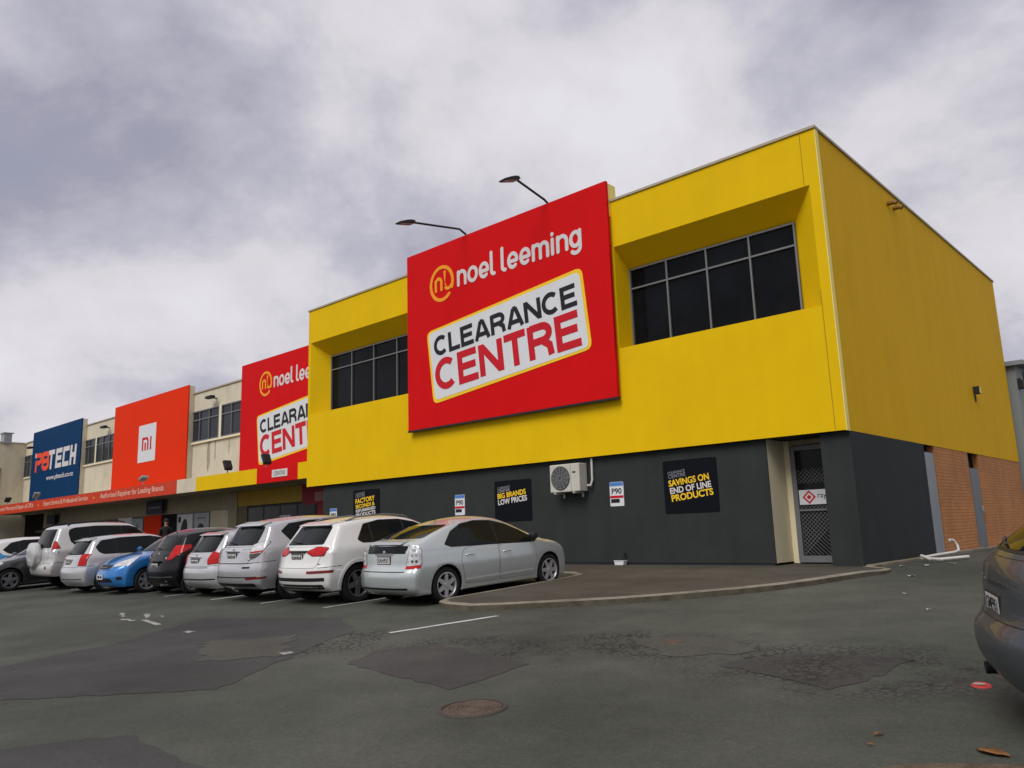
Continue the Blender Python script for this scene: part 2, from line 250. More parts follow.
# ------------------------------------------------------------------ mesh builder
OFF = {}
class MB:
    def __init__(s): s.v = []; s.f = []; s.mi = []
    def add(s, vs, fs, mi=0):
        n = len(s.v); s.v += [tuple(a) for a in vs]; s.f += [tuple(i + n for i in f) for f in fs]; s.mi += [mi] * len(fs); return s
    def box(s, x0, x1, y0, y1, z0, z1, mi=0):
        x0, x1 = sorted((x0, x1)); y0, y1 = sorted((y0, y1)); z0, z1 = sorted((z0, z1))
        return s.add([(x0,y0,z0),(x1,y0,z0),(x1,y1,z0),(x0,y1,z0),(x0,y0,z1),(x1,y0,z1),(x1,y1,z1),(x0,y1,z1)],
                     [(0,3,2,1),(4,5,6,7),(0,1,5,4),(1,2,6,5),(2,3,7,6),(3,0,4,7)], mi)
    def quad(s, a, b, c, d, mi=0): return s.add([a, b, c, d], [(0, 1, 2, 3)], mi)
    def prism(s, poly, O, U, V, D, mi=0):
        """polygon (u,v) placed at O + uU + vV, extruded by vector D"""
        O, U, V, D = map(Vector, (O, U, V, D)); n = len(poly)
        area = sum(poly[i][0] * poly[(i + 1) % n][1] - poly[(i + 1) % n][0] * poly[i][1] for i in range(n))
        if (area > 0) != (U.cross(V).dot(D) > 0): poly = poly[::-1]
        vs = [O + U * a + V * b for a, b in poly]; vs += [q + D for q in vs]
        fs = [tuple(range(n))[::-1], tuple(range(n, 2 * n))] + [(i, (i + 1) % n, n + (i + 1) % n, n + i) for i in range(n)]
        return s.add(vs, fs, mi)
    def tube(s, pts, r, n=10, caps=True, mi=0):
        pts = [Vector(q) for q in pts]; rs = r if isinstance(r, (list, tuple)) else [r] * len(pts); base = len(s.v); vs = []; fs = []
        prev = None
        for i, q in enumerate(pts):
            d = (pts[min(i + 1, len(pts) - 1)] - pts[max(i - 1, 0)]).normalized()
            a = prev - d * prev.dot(d) if prev is not None else d.orthogonal()
            a.normalize(); prev = a; b = d.cross(a)
            vs += [q + (a * math.cos(2 * PI * k / n) + b * math.sin(2 * PI * k / n)) * rs[i] for k in range(n)]
        for i in range(len(pts) - 1):
            fs += [(i * n + k, i * n + (k + 1) % n, (i + 1) * n + (k + 1) % n, (i + 1) * n + k) for k in range(n)]
        if caps: fs += [tuple(range(n))[::-1], tuple(range((len(pts) - 1) * n, len(pts) * n))]
        return s.add(vs, fs, mi)
    def lathe(s, prof, O, A, n=24, mi=0, caps=True):
        """profile (radius, height along A) revolved about axis A through O"""
        O = Vector(O); A = Vector(A).normalized(); a = A.orthogonal().normalized(); b = A.cross(a); vs = []; fs = []
        for r, h in prof: vs += [O + A * h + (a * math.cos(2 * PI * k / n) + b * math.sin(2 * PI * k / n)) * r for k in range(n)]
        for i in range(len(prof) - 1): fs += [(i * n + k, i * n + (k + 1) % n, (i + 1) * n + (k + 1) % n, (i + 1) * n + k) for k in range(n)]
        if caps and prof[0][0] > 1e-6: fs.append(tuple(range(n))[::-1])
        if caps and prof[-1][0] > 1e-6: fs.append(tuple(range((len(prof) - 1) * n, len(prof) * n)))
        return s.add(vs, fs, mi)
    def ribbon(s, pts, hw, O, U, V, N, depth, closed=False, round_caps=True, mi=0):
        """flat stroke of half width hw along 2D polyline, extruded along N"""
        P = [np.array(q, float) for q in pts]; n = len(P); L_ = []; R_ = []
        for i in range(n):
            if closed: d = P[(i + 1) % n] - P[i - 1]
            else:
                d0 = P[i] - P[max(i - 1, 0)]; d1 = P[min(i + 1, n - 1)] - P[i]
                if np.linalg.norm(d0) < 1e-9: d0 = d1
                if np.linalg.norm(d1) < 1e-9: d1 = d0
                d0 = d0 / np.linalg.norm(d0); d1 = d1 / np.linalg.norm(d1); d = d0 + d1
            d = d / (np.linalg.norm(d) + 1e-12); nn_ = np.array([-d[1], d[0]])
            k = 1.0
            if not closed and 0 < i < n - 1: k = 1 / max(0.5, abs(nn_ @ np.array([-d1[1], d1[0]])))
            L_.append(P[i] + nn_ * hw * k); R_.append(P[i] - nn_ * hw * k)
        O, U, V, N = map(Vector, (O, U, V, N))
        if U.cross(V).dot(N) < 0: L_, R_ = R_, L_
        def W3(q, k): return O + U * q[0] + V * q[1] + N * (depth if k else 0)
        vs = []; fs = []
        for a, b in zip(L_, R_): vs += [W3(a, 1), W3(b, 1), W3(a, 0), W3(b, 0)]
        m_ = n if closed else n - 1
        for i in range(m_):
            j = (i + 1) % n; a = 4 * i; b = 4 * j
            fs += [(a, a + 1, b + 1, b), (a + 2, a, b, b + 2), (a + 1, a + 3, b + 3, b + 1)]
        if not closed:
            fs += [(0, 2, 3, 1), (4 * n - 4, 4 * n - 3, 4 * n - 1, 4 * n - 2)]
        s.add(vs, fs, mi)
        if round_caps and not closed:
            for e, q in ((0, P[0] - P[1]), (-1, P[-1] - P[-2])):
                a0 = math.atan2(q[1], q[0]); arc = [P[e] + hw * np.array([math.cos(a0 + t_), math.sin(a0 + t_)]) for t_ in np.linspace(-PI / 2, PI / 2, 9)]
                s.prism([tuple(x) for x in arc], O, U, V, N * depth, mi)
        return s
    def build(s, name, mats, parent=None, smooth=None, bevel=0.0, recalc=True):
        me = bpy.data.meshes.new(name); off = OFF.get(parent.name, Vector((0, 0, 0))) if parent else Vector((0, 0, 0))
        me.from_pydata([Vector(a) - off for a in s.v], [], s.f)
        if not isinstance(mats, (list, tuple)): mats = [mats]
        for q in mats: me.materials.append(M[q] if isinstance(q, str) else q)
        if len(mats) > 1: me.polygons.foreach_set('material_index', s.mi)
        if recalc:
            bm = bmesh.new(); bm.from_mesh(me); bmesh.ops.recalc_face_normals(bm, faces=bm.faces); bm.to_mesh(me); bm.free()
        if smooth is not None:
            me.polygons.foreach_set('use_smooth', [True] * len(me.polygons)); me.set_sharp_from_angle(angle=R(smooth))
        me.update(); o = bpy.data.objects.new(name, me); COL.objects.link(o)
        if parent: o.parent = parent; OFF[o.name] = off
        if bevel: bv = o.modifiers.new('bevel', 'BEVEL'); bv.width = bevel; bv.segments = 2; bv.limit_method = 'ANGLE'
        return o
def tag(o, label, cat, group=None):
    o['label'] = label; o['category'] = cat
    if group: o['group'] = group
    return o
def struct(o, kind='structure'): o['kind'] = kind; return o
def thing(name, label, cat, loc=(0, 0, 0), group=None):
    o = bpy.data.objects.new(name, None); COL.objects.link(o); o.location = loc; o.empty_display_size = 0.3; OFF[o.name] = Vector(loc); return tag(o, label, cat, group)

_tcache = {}
def text_geo(s, bold=0.0, spacing=1.0):
    key = (s, bold, spacing)
    if key in _tcache: return _tcache[key]
    cu = bpy.data.curves.new('lettering', 'FONT'); cu.body = s; cu.size = 1.0; cu.offset = bold; cu.space_character = spacing; cu.resolution_u = 4
    o = bpy.data.objects.new('lettering', cu); COL.objects.link(o); dg = bpy.context.evaluated_depsgraph_get(); me = bpy.data.meshes.new_from_object(o.evaluated_get(dg))
    vs = np.array([v.co[:2] for v in me.vertices]); fs = [tuple(q.vertices) for q in me.polygons]
    bm = bmesh.new(); bm.from_mesh(me); bmesh.ops.remove_doubles(bm, verts=bm.verts, dist=1e-5); bm.verts.index_update()
    vs = np.array([v.co[:2] for v in bm.verts]); fs = [tuple(v.index for v in f.verts) for f in bm.faces]; be = [(e_.link_loops[0].vert.index, e_.link_loops[0].link_loop_next.vert.index) for e_ in bm.edges if len(e_.link_loops) == 1]
    bm.free(); bpy.data.objects.remove(o); bpy.data.curves.remove(cu); bpy.data.meshes.remove(me)
    mn = vs.min(0); mx_ = vs.max(0); vs = (vs - mn) / (mx_ - mn); _tcache[key] = (vs, fs, be); return _tcache[key]
def add_text(mb, s, O, U, V, N, depth=0.01, bold=0.0, spacing=1.0, mi=0):
    vs, fs, be = text_geo(s, bold, spacing); O, U, V, N = map(Vector, (O, U, V, N)); n = len(vs)
    P = [O + U * float(a) + V * float(b) for a, b in vs]
    mb.add([q + N * depth for q in P] + P, fs + [(a, a + n, b + n, b) for a, b in be], mi)
FN = (0, -1, 0)     # the way the shop fronts face

# ------------------------------------------------------------------ ground
SL = 0.043; Y_TOP = 16.3
def gz(y): return SL * max(-3.0, min(y, Y_TOP))
mb = MB(); ys = [-900, -60, -3] + list(np.linspace(-2.5, Y_TOP, 30)) + [Y_TOP + 2, 60, 1500]; xs = [-1500, -120, -60, -30, -10, 0, 10, 60, 900]
vs = [(x, y, gz(y)) for y in ys for x in xs]; nx = len(xs)
mb.add(vs, [(j * nx + i, j * nx + i + 1, (j + 1) * nx + i + 1, (j + 1) * nx + i) for j in range(len(ys) - 1) for i in range(nx - 1)])
struct(mb.build('car_park_ground', 'asphalt', smooth=60))

def sheet(name, poly, mat_, lift=0.004, jitter=0.03, step=0.14, kind='structure'):
    pts = []
    for i in range(len(poly)):
        a = Vector(poly[i]).to_2d(); b = Vector(poly[(i + 1) % len(poly)]).to_2d(); n = max(1, int((b - a).length / step))
        for k in range(n):
            q = a.lerp(b, k / n)
            if k: q = q + Vector((random.uniform(-jitter, jitter), random.uniform(-jitter, jitter)))
            pts.append(q)
    res = delaunay_2d_cdt(pts, [(i, (i + 1) % len(pts)) for i in range(len(pts))], [], 1, 1e-5)
    m_ = MB(); m_.add([(v.x, v.y, gz(v.y) + lift) for v in res[0]], [tuple(f) for f in res[2]])
    o = m_.build(name, mat_)
    me = o.data
    if me.polygons and me.polygons[0].normal.z < 0: me.flip_normals()
    return struct(o, kind)
sheet('asphalt_patch', [(-12.03,3.26),(-12.6,5.15),(-13.98,6.92),(-11.15,7.88),(-9.78,7.17),(-7.9,4.09),(-9.68,2.69)], 'asphalt_patch', jitter=0.05)
sheet('asphalt_patch', [(-7.71,5.55),(-8.12,6.26),(-7.69,6.85),(-5.77,6.46),(-5.68,5.24)], 'asphalt_patch2')
sheet('asphalt_patch', [(-4.02,7.23),(-3.55,8.15),(-2.5,8.16),(-2.6,7.17),(-2.75,6.75)], 'asphalt_patch2', jitter=0.05)
sheet('asphalt_patch', [(-5.6,8.1),(-4.6,7.4),(-4.0,8.0),(-4.9,8.6)], 'asphalt_light', jitter=0.09)
sheet('asphalt_patch', [(-7.48,2.11),(-6.98,2.86),(-5.5,2.83),(-4.2,1.9),(-6.5,0.5)], 'asphalt_patch', jitter=0.05)
sheet('asphalt_patch', [(-11.3,5.6),(-9.6,4.8),(-8.9,5.4),(-10.2,6.5)], 'asphalt_light', lift=0.008, jitter=0.12)

def line(x0, y0, x1, y1, w, mat_='line'):
    d = Vector((x1 - x0, y1 - y0)).normalized(); n_ = Vector((-d.y, d.x)) * w / 2
    sheet('painted_line', [(x0 + n_.x, y0 + n_.y), (x1 + n_.x, y1 + n_.y), (x1 - n_.x, y1 - n_.y), (x0 - n_.x, y0 - n_.y)], mat_, lift=0.006, jitter=0.012, step=0.2)
for x in (-12.66, -14.84, -16.92, -19.2, -21.2, -23.2, -25.3, -27.5, -29.8, -32.0): line(x - 0.03, 8.6, x + 0.06, 13.4, 0.10)
line(-9.02, 7.2, -8.62, 8.95, 0.10)
line(-13.9, 6.15, -15.0, 6.35, 0.10, 'line_worn')
for pl in ([(-15.2,6.45),(-15.9,6.75),(-15.95,6.85),(-15.25,6.58)], [(-15.95,6.35),(-16.7,6.6),(-16.75,6.68),(-16.0,6.46)], [(-15.0,6.12),(-15.6,6.18),(-15.65,6.26),(-15.05,6.24)], [(-14.9,6.62),(-15.2,6.72),(-15.2,6.8),(-14.95,6.72)]):
    sheet('painted_arrow', pl, 'line_worn', lift=0.009, jitter=0.04, step=0.1)
sheet('painted_line', [(-12.5,5.9),(-12.3,5.9),(-12.35,6.05),(-12.55,6.03)], 'line_worn', lift=0.009, jitter=0.03, step=0.08)
sheet('painted_line', [(-9.15,5.55),(-8.95,5.5),(-8.95,5.65),(-9.1,5.7)], 'line_worn', lift=0.012, jitter=0.03, step=0.08)

# raised footpath with its kerb, from the shop fronts out to the island beside the silver-blue car
KH = 0.105
def pz(y): return min(SL * y + KH, 0.735)
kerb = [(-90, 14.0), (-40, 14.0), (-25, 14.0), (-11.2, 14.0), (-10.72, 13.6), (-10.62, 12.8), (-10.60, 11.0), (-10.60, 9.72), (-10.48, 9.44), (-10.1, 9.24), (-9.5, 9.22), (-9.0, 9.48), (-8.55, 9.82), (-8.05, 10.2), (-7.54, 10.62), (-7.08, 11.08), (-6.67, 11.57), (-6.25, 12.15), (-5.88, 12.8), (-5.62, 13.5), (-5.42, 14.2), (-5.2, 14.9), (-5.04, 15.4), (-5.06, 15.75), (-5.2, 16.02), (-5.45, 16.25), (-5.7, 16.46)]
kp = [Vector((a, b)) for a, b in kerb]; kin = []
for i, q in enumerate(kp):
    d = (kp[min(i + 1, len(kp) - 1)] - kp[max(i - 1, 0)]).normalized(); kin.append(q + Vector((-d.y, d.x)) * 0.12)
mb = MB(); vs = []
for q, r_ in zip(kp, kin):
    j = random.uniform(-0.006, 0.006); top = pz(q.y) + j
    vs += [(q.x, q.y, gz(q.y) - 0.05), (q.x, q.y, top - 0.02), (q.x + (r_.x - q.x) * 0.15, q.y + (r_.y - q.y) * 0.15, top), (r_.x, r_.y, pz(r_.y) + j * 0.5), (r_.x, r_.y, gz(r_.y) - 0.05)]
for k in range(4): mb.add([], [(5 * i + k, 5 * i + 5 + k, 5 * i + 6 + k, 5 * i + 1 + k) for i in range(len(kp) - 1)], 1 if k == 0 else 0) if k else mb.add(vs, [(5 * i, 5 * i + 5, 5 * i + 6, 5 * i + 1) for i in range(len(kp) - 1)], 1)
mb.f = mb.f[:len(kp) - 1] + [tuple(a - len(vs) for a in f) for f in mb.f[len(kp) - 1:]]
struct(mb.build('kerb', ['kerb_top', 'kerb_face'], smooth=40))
pp = [Vector((q.x, q.y)) for q in kin] + [Vector((-5.6, 16.9)), Vector((-7.0, 18.0)), Vector((-24, 18.0)), Vector((-25, 19.3)), Vector((-90, 19.3))]
inner = [Vector((x, y)) for x in np.arange(-10, -5.5, 0.5) for y in np.arange(10, 16.5, 0.5)]
def inside(q, poly):
    c = False; n = len(poly)
    for i in range(n):
        a = poly[i]; b = poly[i - 1]
        if (a[1] > q[1]) != (b[1] > q[1]) and q[0] < (b[0] - a[0]) * (q[1] - a[1]) / (b[1] - a[1]) + a[0]: c = not c
    return c
res = delaunay_2d_cdt(pp + [q for q in inner if inside(q, pp)], [(i, (i + 1) % len(pp)) for i in range(len(pp))], [], 1, 1e-5)
mb = MB(); mb.add([(v.x, v.y, pz(v.y) - 0.006) for v in res[0]], [tuple(f) for f in res[2]]); o = mb.build('footpath', 'path'); struct(o)
if o.data.polygons[0].normal.z < 0: o.data.flip_normals()
mb = MB()
for k in range(9):
    y0 = 16.55 + k * 1.83; mb.box(-5.79, -5.64 + random.uniform(-.02, .02), y0, y0 + 1.815, 0.55, 0.755 + random.uniform(-.012, .012))
struct(mb.build('wall_footing_kerb', 'concrete', bevel=0.015))

# ------------------------------------------------------------------ the yellow store building
YF = 16.35; XR = -5.81; XL = -25.25; ZB = 3.44; ZT = 10.05; YB = 32.75
B = thing('store_building', 'two storey bright yellow building with charcoal ground floor on the corner', 'building', (-15.5, 24, 0.7))
mb = MB(); Xc = [XL, -25.1, -19.3, -11.2, -6.02, XR]; Zc = [ZB, 6.1, 8.8, ZT]
for i in range(5):
    for j in range(3):
        if j == 1 and i in (1, 3): continue
        mb.quad((Xc[i], YF, Zc[j]), (Xc[i + 1], YF, Zc[j]), (Xc[i + 1], YF, Zc[j + 1]), (Xc[i], YF, Zc[j + 1]))
DW = 0.62; YWN = YF + DW
bays = []
for (a0, a1, w0, w1) in ((-25.1, -19.3, -24.6, -19.45), (-11.2, -6.02, -11.15, -6.66)):
    z0, z1, q0, q1 = 6.1, 8.8, 6.04, 8.30
    f = [(a0, YF, z0), (a1, YF, z0), (a1, YF, z1), (a0, YF, z1)]; w = [(w0, YWN, q0), (w1, YWN, q0), (w1, YWN, q1), (w0, YWN, q1)]
    for k in range(4): mb.quad(f[k], f[(k + 1) % 4], w[(k + 1) % 4], w[k])
    bays.append((w0, w1, q0, q1))
# back face of the front wall, left side, rear, underside, roof deck
mb.quad((XL, YF, ZB), (XL, YF, ZT), (XL, YB, ZT), (XL, YB, ZB)); mb.quad((XL, YB, ZB), (XL, YB, ZT), (XR, YB, ZT), (XR, YB, ZB))
mb.build('upper_wall', 'yellow', B, recalc=False)
MB().quad((XR, YF, ZB), (XR, YB, ZB), (XR, YB, ZT), (XR, YF, ZT)).build('side_wall', 'yellow_side', B)
MB().box(XL + .01, XR - .01, YF + .01, YB - .01, ZB + 0.004, ZB + 0.05).build('soffit', 'plinth', B)
MB().box(XL + .02, XR - .02, YF + .9, YB - .02, 9.7, 9.75).build('roof', 'roof', B)
mb = MB(); mb.box(XL - .03, XR + .035, YF - .035, YF + .28, ZT, ZT + .06); mb.box(XR - .28, XR + .035, YF + .281, YB + .03, ZT, ZT + .06); mb.box(XL - .03, XL + .2, YF + .281, YB, ZT, ZT + .058)
mb.build('parapet_capping', 'cap', B)
MB().box(XR + .002, XR + .022, YF + .004, YF + .17, ZB - .01, ZT - .002).build('corner_flashing', 'pale_yellow', B)
jm = mat('joint_groove', (0.25, 0.15, 0.01), 0.7)  # dark colour of the groove between wall panels
MB().box(-6.14, -6.128, YF - .003, YF + .01, 8.81, ZT - .01).build('panel_joint', jm, B); MB().box(-6.03, -6.018, YF - .003, YF + .01, ZB + .02, 6.44).build('panel_joint', jm, B)
def window(parent, x0, x1, z0, z1, y, cols, trans, fm='alu', pm='glass', fw=0.042, mids=()):
    f = MB(); fd = 0.06
    f.box(x0, x1, y - fd, y + .02, z0, z0 + fw); f.box(x0, x1, y - fd, y + .02, z1 - fw, z1)
    zz0, zz1 = z0 + fw, z1 - fw
    f.box(x0, x0 + fw, y - fd, y + .02, zz0, zz1); f.box(x1 - fw, x1, y - fd, y + .02, zz0, zz1)
    xsn = [x0 + (x1 - x0) * k / cols for k in range(cols + 1)]
    for k in range(1, cols): f.box(xsn[k] - fw / 2, xsn[k] + fw / 2, y - fd + .004, y + .018, zz0, zz1)
    for k in range(cols):
        a = xsn[k] + (fw if k == 0 else fw / 2); b_ = xsn[k + 1] - (fw if k == cols - 1 else fw / 2)
        f.box(a, b_, y - fd + .008, y + .015, trans - fw / 2, trans + fw / 2)
    fo = f.build('window', fm, parent)
    p_ = MB()
    for k in range(cols):
        for (za_, zb_) in ((z0 + .02, trans), (trans, z1 - .02)):
            j = [random.uniform(-.004, .004) for _ in range(3)]; p_.quad((xsn[k], y + j[0], za_), (xsn[k + 1], y + j[1], za_), (xsn[k + 1], y + j[2], zb_), (xsn[k], y + j[0] - j[1] + j[2], zb_))
    p_.build('pane', pm, fo, recalc=False)
    return fo
for w0, w1, q0, q1 in bays: window(B, w0, w1, q0, q1, YWN - .005, 4, q0 + 1.72)
for yy in (21.05, 21.5):
    MB().tube([(XR - .1, yy, 9.68), (XR + .16, yy, 9.68), (XR + .22, yy, 9.64)], 0.06, 12).build('overflow_pipe', mat('pipe_brown', (.22, .12, .02), .6), B, smooth=40)
# ground floor
YG = 16.5; XG = -5.80
mb = MB(); mb.box(-24.4, -7.615, YG, YG + .03, 0.78, ZB); mb.build('ground_floor_wall', 'char', B)
MB().box(-24.4, -7.66, YG + .02, YG + .19, 0.5, 0.779).build('plinth', 'plinth', B)
MB().box(-24.4, -24.2, YG + .031, 19.3, 0.5, ZB).build('return_wall', 'char', B)
MB().box(-7.82, -7.618, YG + .031, 17.5, 0.78, ZB - .002).build('recess_wall', 'cream_bright', B)
MB().box(-7.615, -7.47, 17.40, 17.5, 0.74, ZB - .004).build('door_jamb', 'cream_bright', B)
MB().box(-7.47, -5.9, 17.36, 17.5, 3.32, ZB - .006).build('door_head', 'cream_dull', B)
mb = MB(); mb.box(-6.42, XG, YG, 21.48, 0.62, ZB - .001); mb.build('corner_wall', 'char', B)
# entrance door: frame, wire mesh security panel, glazing
d = MB(); d.box(-7.468, -7.36, 17.34, 17.42, 0.76, 3.3); d.box(-6.52, -6.43, 17.34, 17.42, 0.76, 3.3); d.box(-7.36, -6.52, 17.34, 17.42, 3.2, 3.3); d.box(-7.36, -6.52, 17.34, 17.42, 0.76, 0.9); d.box(-7.36, -6.52, 17.345, 17.41, 1.86, 1.9)
do = d.build('entrance_door', 'alu', B)
MB().quad((-7.37, 17.40, .88), (-6.51, 17.40, .88), (-6.51, 17.40, 3.22), (-7.37, 17.40, 3.22)).build('door_glass', 'shopglass', do)
g = MB()
for k in range(26):
    for sgn in (1, -1):
        a = 0.9 + k * 0.09; x0, x1 = -7.36, -6.52; z0 = a; z1 = a + sgn * 0.84
        zz0, zz1 = (z0, z1); zl, zh = 0.9, 2.2 if k < 99 else 0
        if sgn < 0: z0, z1 = a + 0.0, a - 0.84
        pts = []
        for u in np.linspace(0, 1, 15):
            z = z0 + (z1 - z0) * u
            if 0.9 <= z <= 2.25 or 2.45 <= z <= 2.8: pts.append((x0 + (x1 - x0) * u, z))
        for q in range(len(pts) - 1):
            if abs(pts[q + 1][1] - pts[q][1]) < 0.08: g.ribbon(pts[q:q + 2], 0.004, (0, 17.392 - (0.004 if sgn > 0 else 0), 0), (1, 0, 0), (0, 0, 1), FN, 0.003, round_caps=False)
g.build('security_mesh', mat('mesh_wire', (.20, .20, .20), .5, metal=.3), do)
sg = MB().box(-7.34, -6.53, 17.36, 17.37, 2.0, 2.32).build('door_sign', 'white', do)
q = MB(); cx_, cz_ = -7.12, 2.16
for rr, zz in ((0.15, 0.002), (0.10, 0.004), (0.055, 0.006)):
    q.prism([(rr, 0), (0, rr), (-rr, 0), (0, -rr)], (cx_, 17.36, cz_), (1, 0, 0), (0, 0, 1), (0, -zz, 0), 0 if rr != 0.10 else 1)
add_text(q, 'ray w', (-6.93, 17.36, 2.10), (.36, 0, 0), (0, 0, .12), FN, 0.004, 0.0, mi=2); q.build('sign_mark', ['lred', 'white', 'black'], sg, recalc=False)
# rear part of the side wall: steel panels and brick
MB().box(-6.0, XG + .02, 21.50, 22.16, 0.74, 3.24).build('steel_panel', 'greydoor', B)
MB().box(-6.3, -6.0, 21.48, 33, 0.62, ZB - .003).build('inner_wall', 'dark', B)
MB().box(-5.98, XG - .02, 22.42, 25.75, 0.62, ZB - .004).build('brick_wall', 'brick', B)
MB().box(-5.98, XG - .02, 26.95, YB, 0.62, ZB - .004).build('brick_wall', 'brick', B)
so_ = MB().box(-5.97, XG - .03, 25.85, 26.8, 0.74, 3.0).build('side_door', 'darkgreydoor', B)
MB().box(-5.84, -5.78, 26.6, 26.68, 1.75, 1.9).build('handle', 'steel', so_, bevel=.01)

# ------------------------------------------------------------------ signs of the store
def arc(cx, cy, rx, ry, a0, a1, n=20): return [(cx + rx * math.cos(R(a)), cy + ry * math.sin(R(a))) for a in np.linspace(a0, a1, n)]
def rounded(poly, r, n=5):
    out_ = []; m_ = len(poly)
    for i in range(m_):
        p0, p1, p2 = (np.array(poly[(i + k) % m_], float) for k in (-1, 0, 1))
        a = p1 + (p0 - p1) / np.linalg.norm(p0 - p1) * r; b_ = p1 + (p2 - p1) / np.linalg.norm(p2 - p1) * r
        for t_ in np.linspace(0, 1, n): out_.append(tuple((1 - t_) ** 2 * a + 2 * t_ * (1 - t_) * p1 + t_ ** 2 * b_))
    return out_
LET = {  # monoline rounded lower case, x height 1; value: advance, strokes
    'n': (0.80, [[(0.1, 0.1), (0.1, 0.9)], [(0.1, 0.55)] + arc(0.37, 0.58, 0.27, 0.32, 180, 0, 14) + [(0.64, 0.1)]]),
    'o': (0.86, [arc(0.40, 0.5, 0.30, 0.40, 0, 360, 30)]),
    'e': (0.84, [[(0.14, 0.46), (0.66, 0.46)], arc(0.39, 0.5, 0.28, 0.40, -4, 308, 26)]),
    'l': (0.44, [[(0.1, 1.4), (0.1, 0.32)] + arc(0.28, 0.30, 0.18, 0.20, 180, 275, 8)]),
    'm': (1.24, [[(0.1, 0.1), (0.1, 0.9)], [(0.1, 0.6)] + arc(0.33, 0.63, 0.23, 0.27, 180, 0, 12) + [(0.56, 0.1)], [(0.56, 0.6)] + arc(0.80, 0.63, 0.23, 0.27, 180, 0, 12) + [(1.03, 0.1)]]),
    'i': (0.34, [[(0.1, 0.1), (0.1, 0.9)], [(0.1, 1.19), (0.1, 1.215)]]),
    'g': (0.80, [arc(0.37, 0.5, 0.27, 0.38, 20, 345, 24), [(0.64, 0.9), (0.64, 0.0)] + arc(0.37, 0.0, 0.27, 0.26, 0, -140, 12)]),
    ' ': (0.34, [])}
def monoline(mb, s, x0, x1, zb, xh, y, hw, mi=0):
    tot = sum(LET[c][0] for c in s) - 0.06; k = (x1 - x0) / tot; x = x0; z = 0
    for c in s:
        adv, st = LET[c]
        for pl in st:
            z += 1; cl = c == 'o'
            mb.ribbon([(x + a * k, zb + b_ * xh) for a, b_ in (pl[:-1] if cl else pl)], hw, (0, y, 0), (1, 0, 0), (0, 0, 1), FN, 0.012 + 0.0008 * (z % 3), closed=cl, mi=mi)
        x += adv * k
CAPS = {   # monoline bold capitals, height 1: width, strokes
    'C': (.74, [arc(.38, .5, .30, .415, 47, 313, 26)]), 'L': (.60, [[(.085, 1), (.085, .085), (.58, .085)]]),
    'E': (.66, [[(.62, .915), (.085, .915), (.085, .085), (.64, .085)], [(.085, .515), (.58, .515)]]),
    'A': (.76, [[(.075, 0), (.33, .93)], [(.43, .93), (.685, 0)], [(.31, .915), (.45, .915)], [(.20, .27), (.56, .27)]]),
    'R': (.72, [[(.085, 0), (.085, 1)], [(.085, .915), (.40, .915)] + arc(.40, .70, .20, .215, 90, -90, 12) + [(.085, .485)], [(.43, .44), (.58, .30), (.61, 0)]]),
    'N': (.74, [[(.085, 0), (.085, 1)], [(.655, 0), (.655, 1)], [(.11, .93), (.63, .07)]]), 'T': (.66, [[(.02, .915), (.64, .915)], [(.33, 0), (.33, .83)]])}
def capitals(mb, s, O, U, V, y, hwk=1.0):
    U = np.array(U, float); V = np.array(V, float); h = np.linalg.norm(V); tot = sum(CAPS[c][0] for c in s) + .035 * (len(s) - 1); wd = np.linalg.norm(U); kx = wd / tot; u = U / wd; v = V / h; x = 0; z = 0
    for c in s:
        adv, st_ = CAPS[c]
        for pl in st_:
            z += 1; mb.ribbon([((x + a) * kx, b_ * h) for a, b_ in pl], .085 * h * hwk, (O[0], y, O[1]), (u[0], 0, u[1]), (v[0], 0, v[1]), FN, .007 + .0006 * (z % 5), round_caps=False)
        x += adv + .035
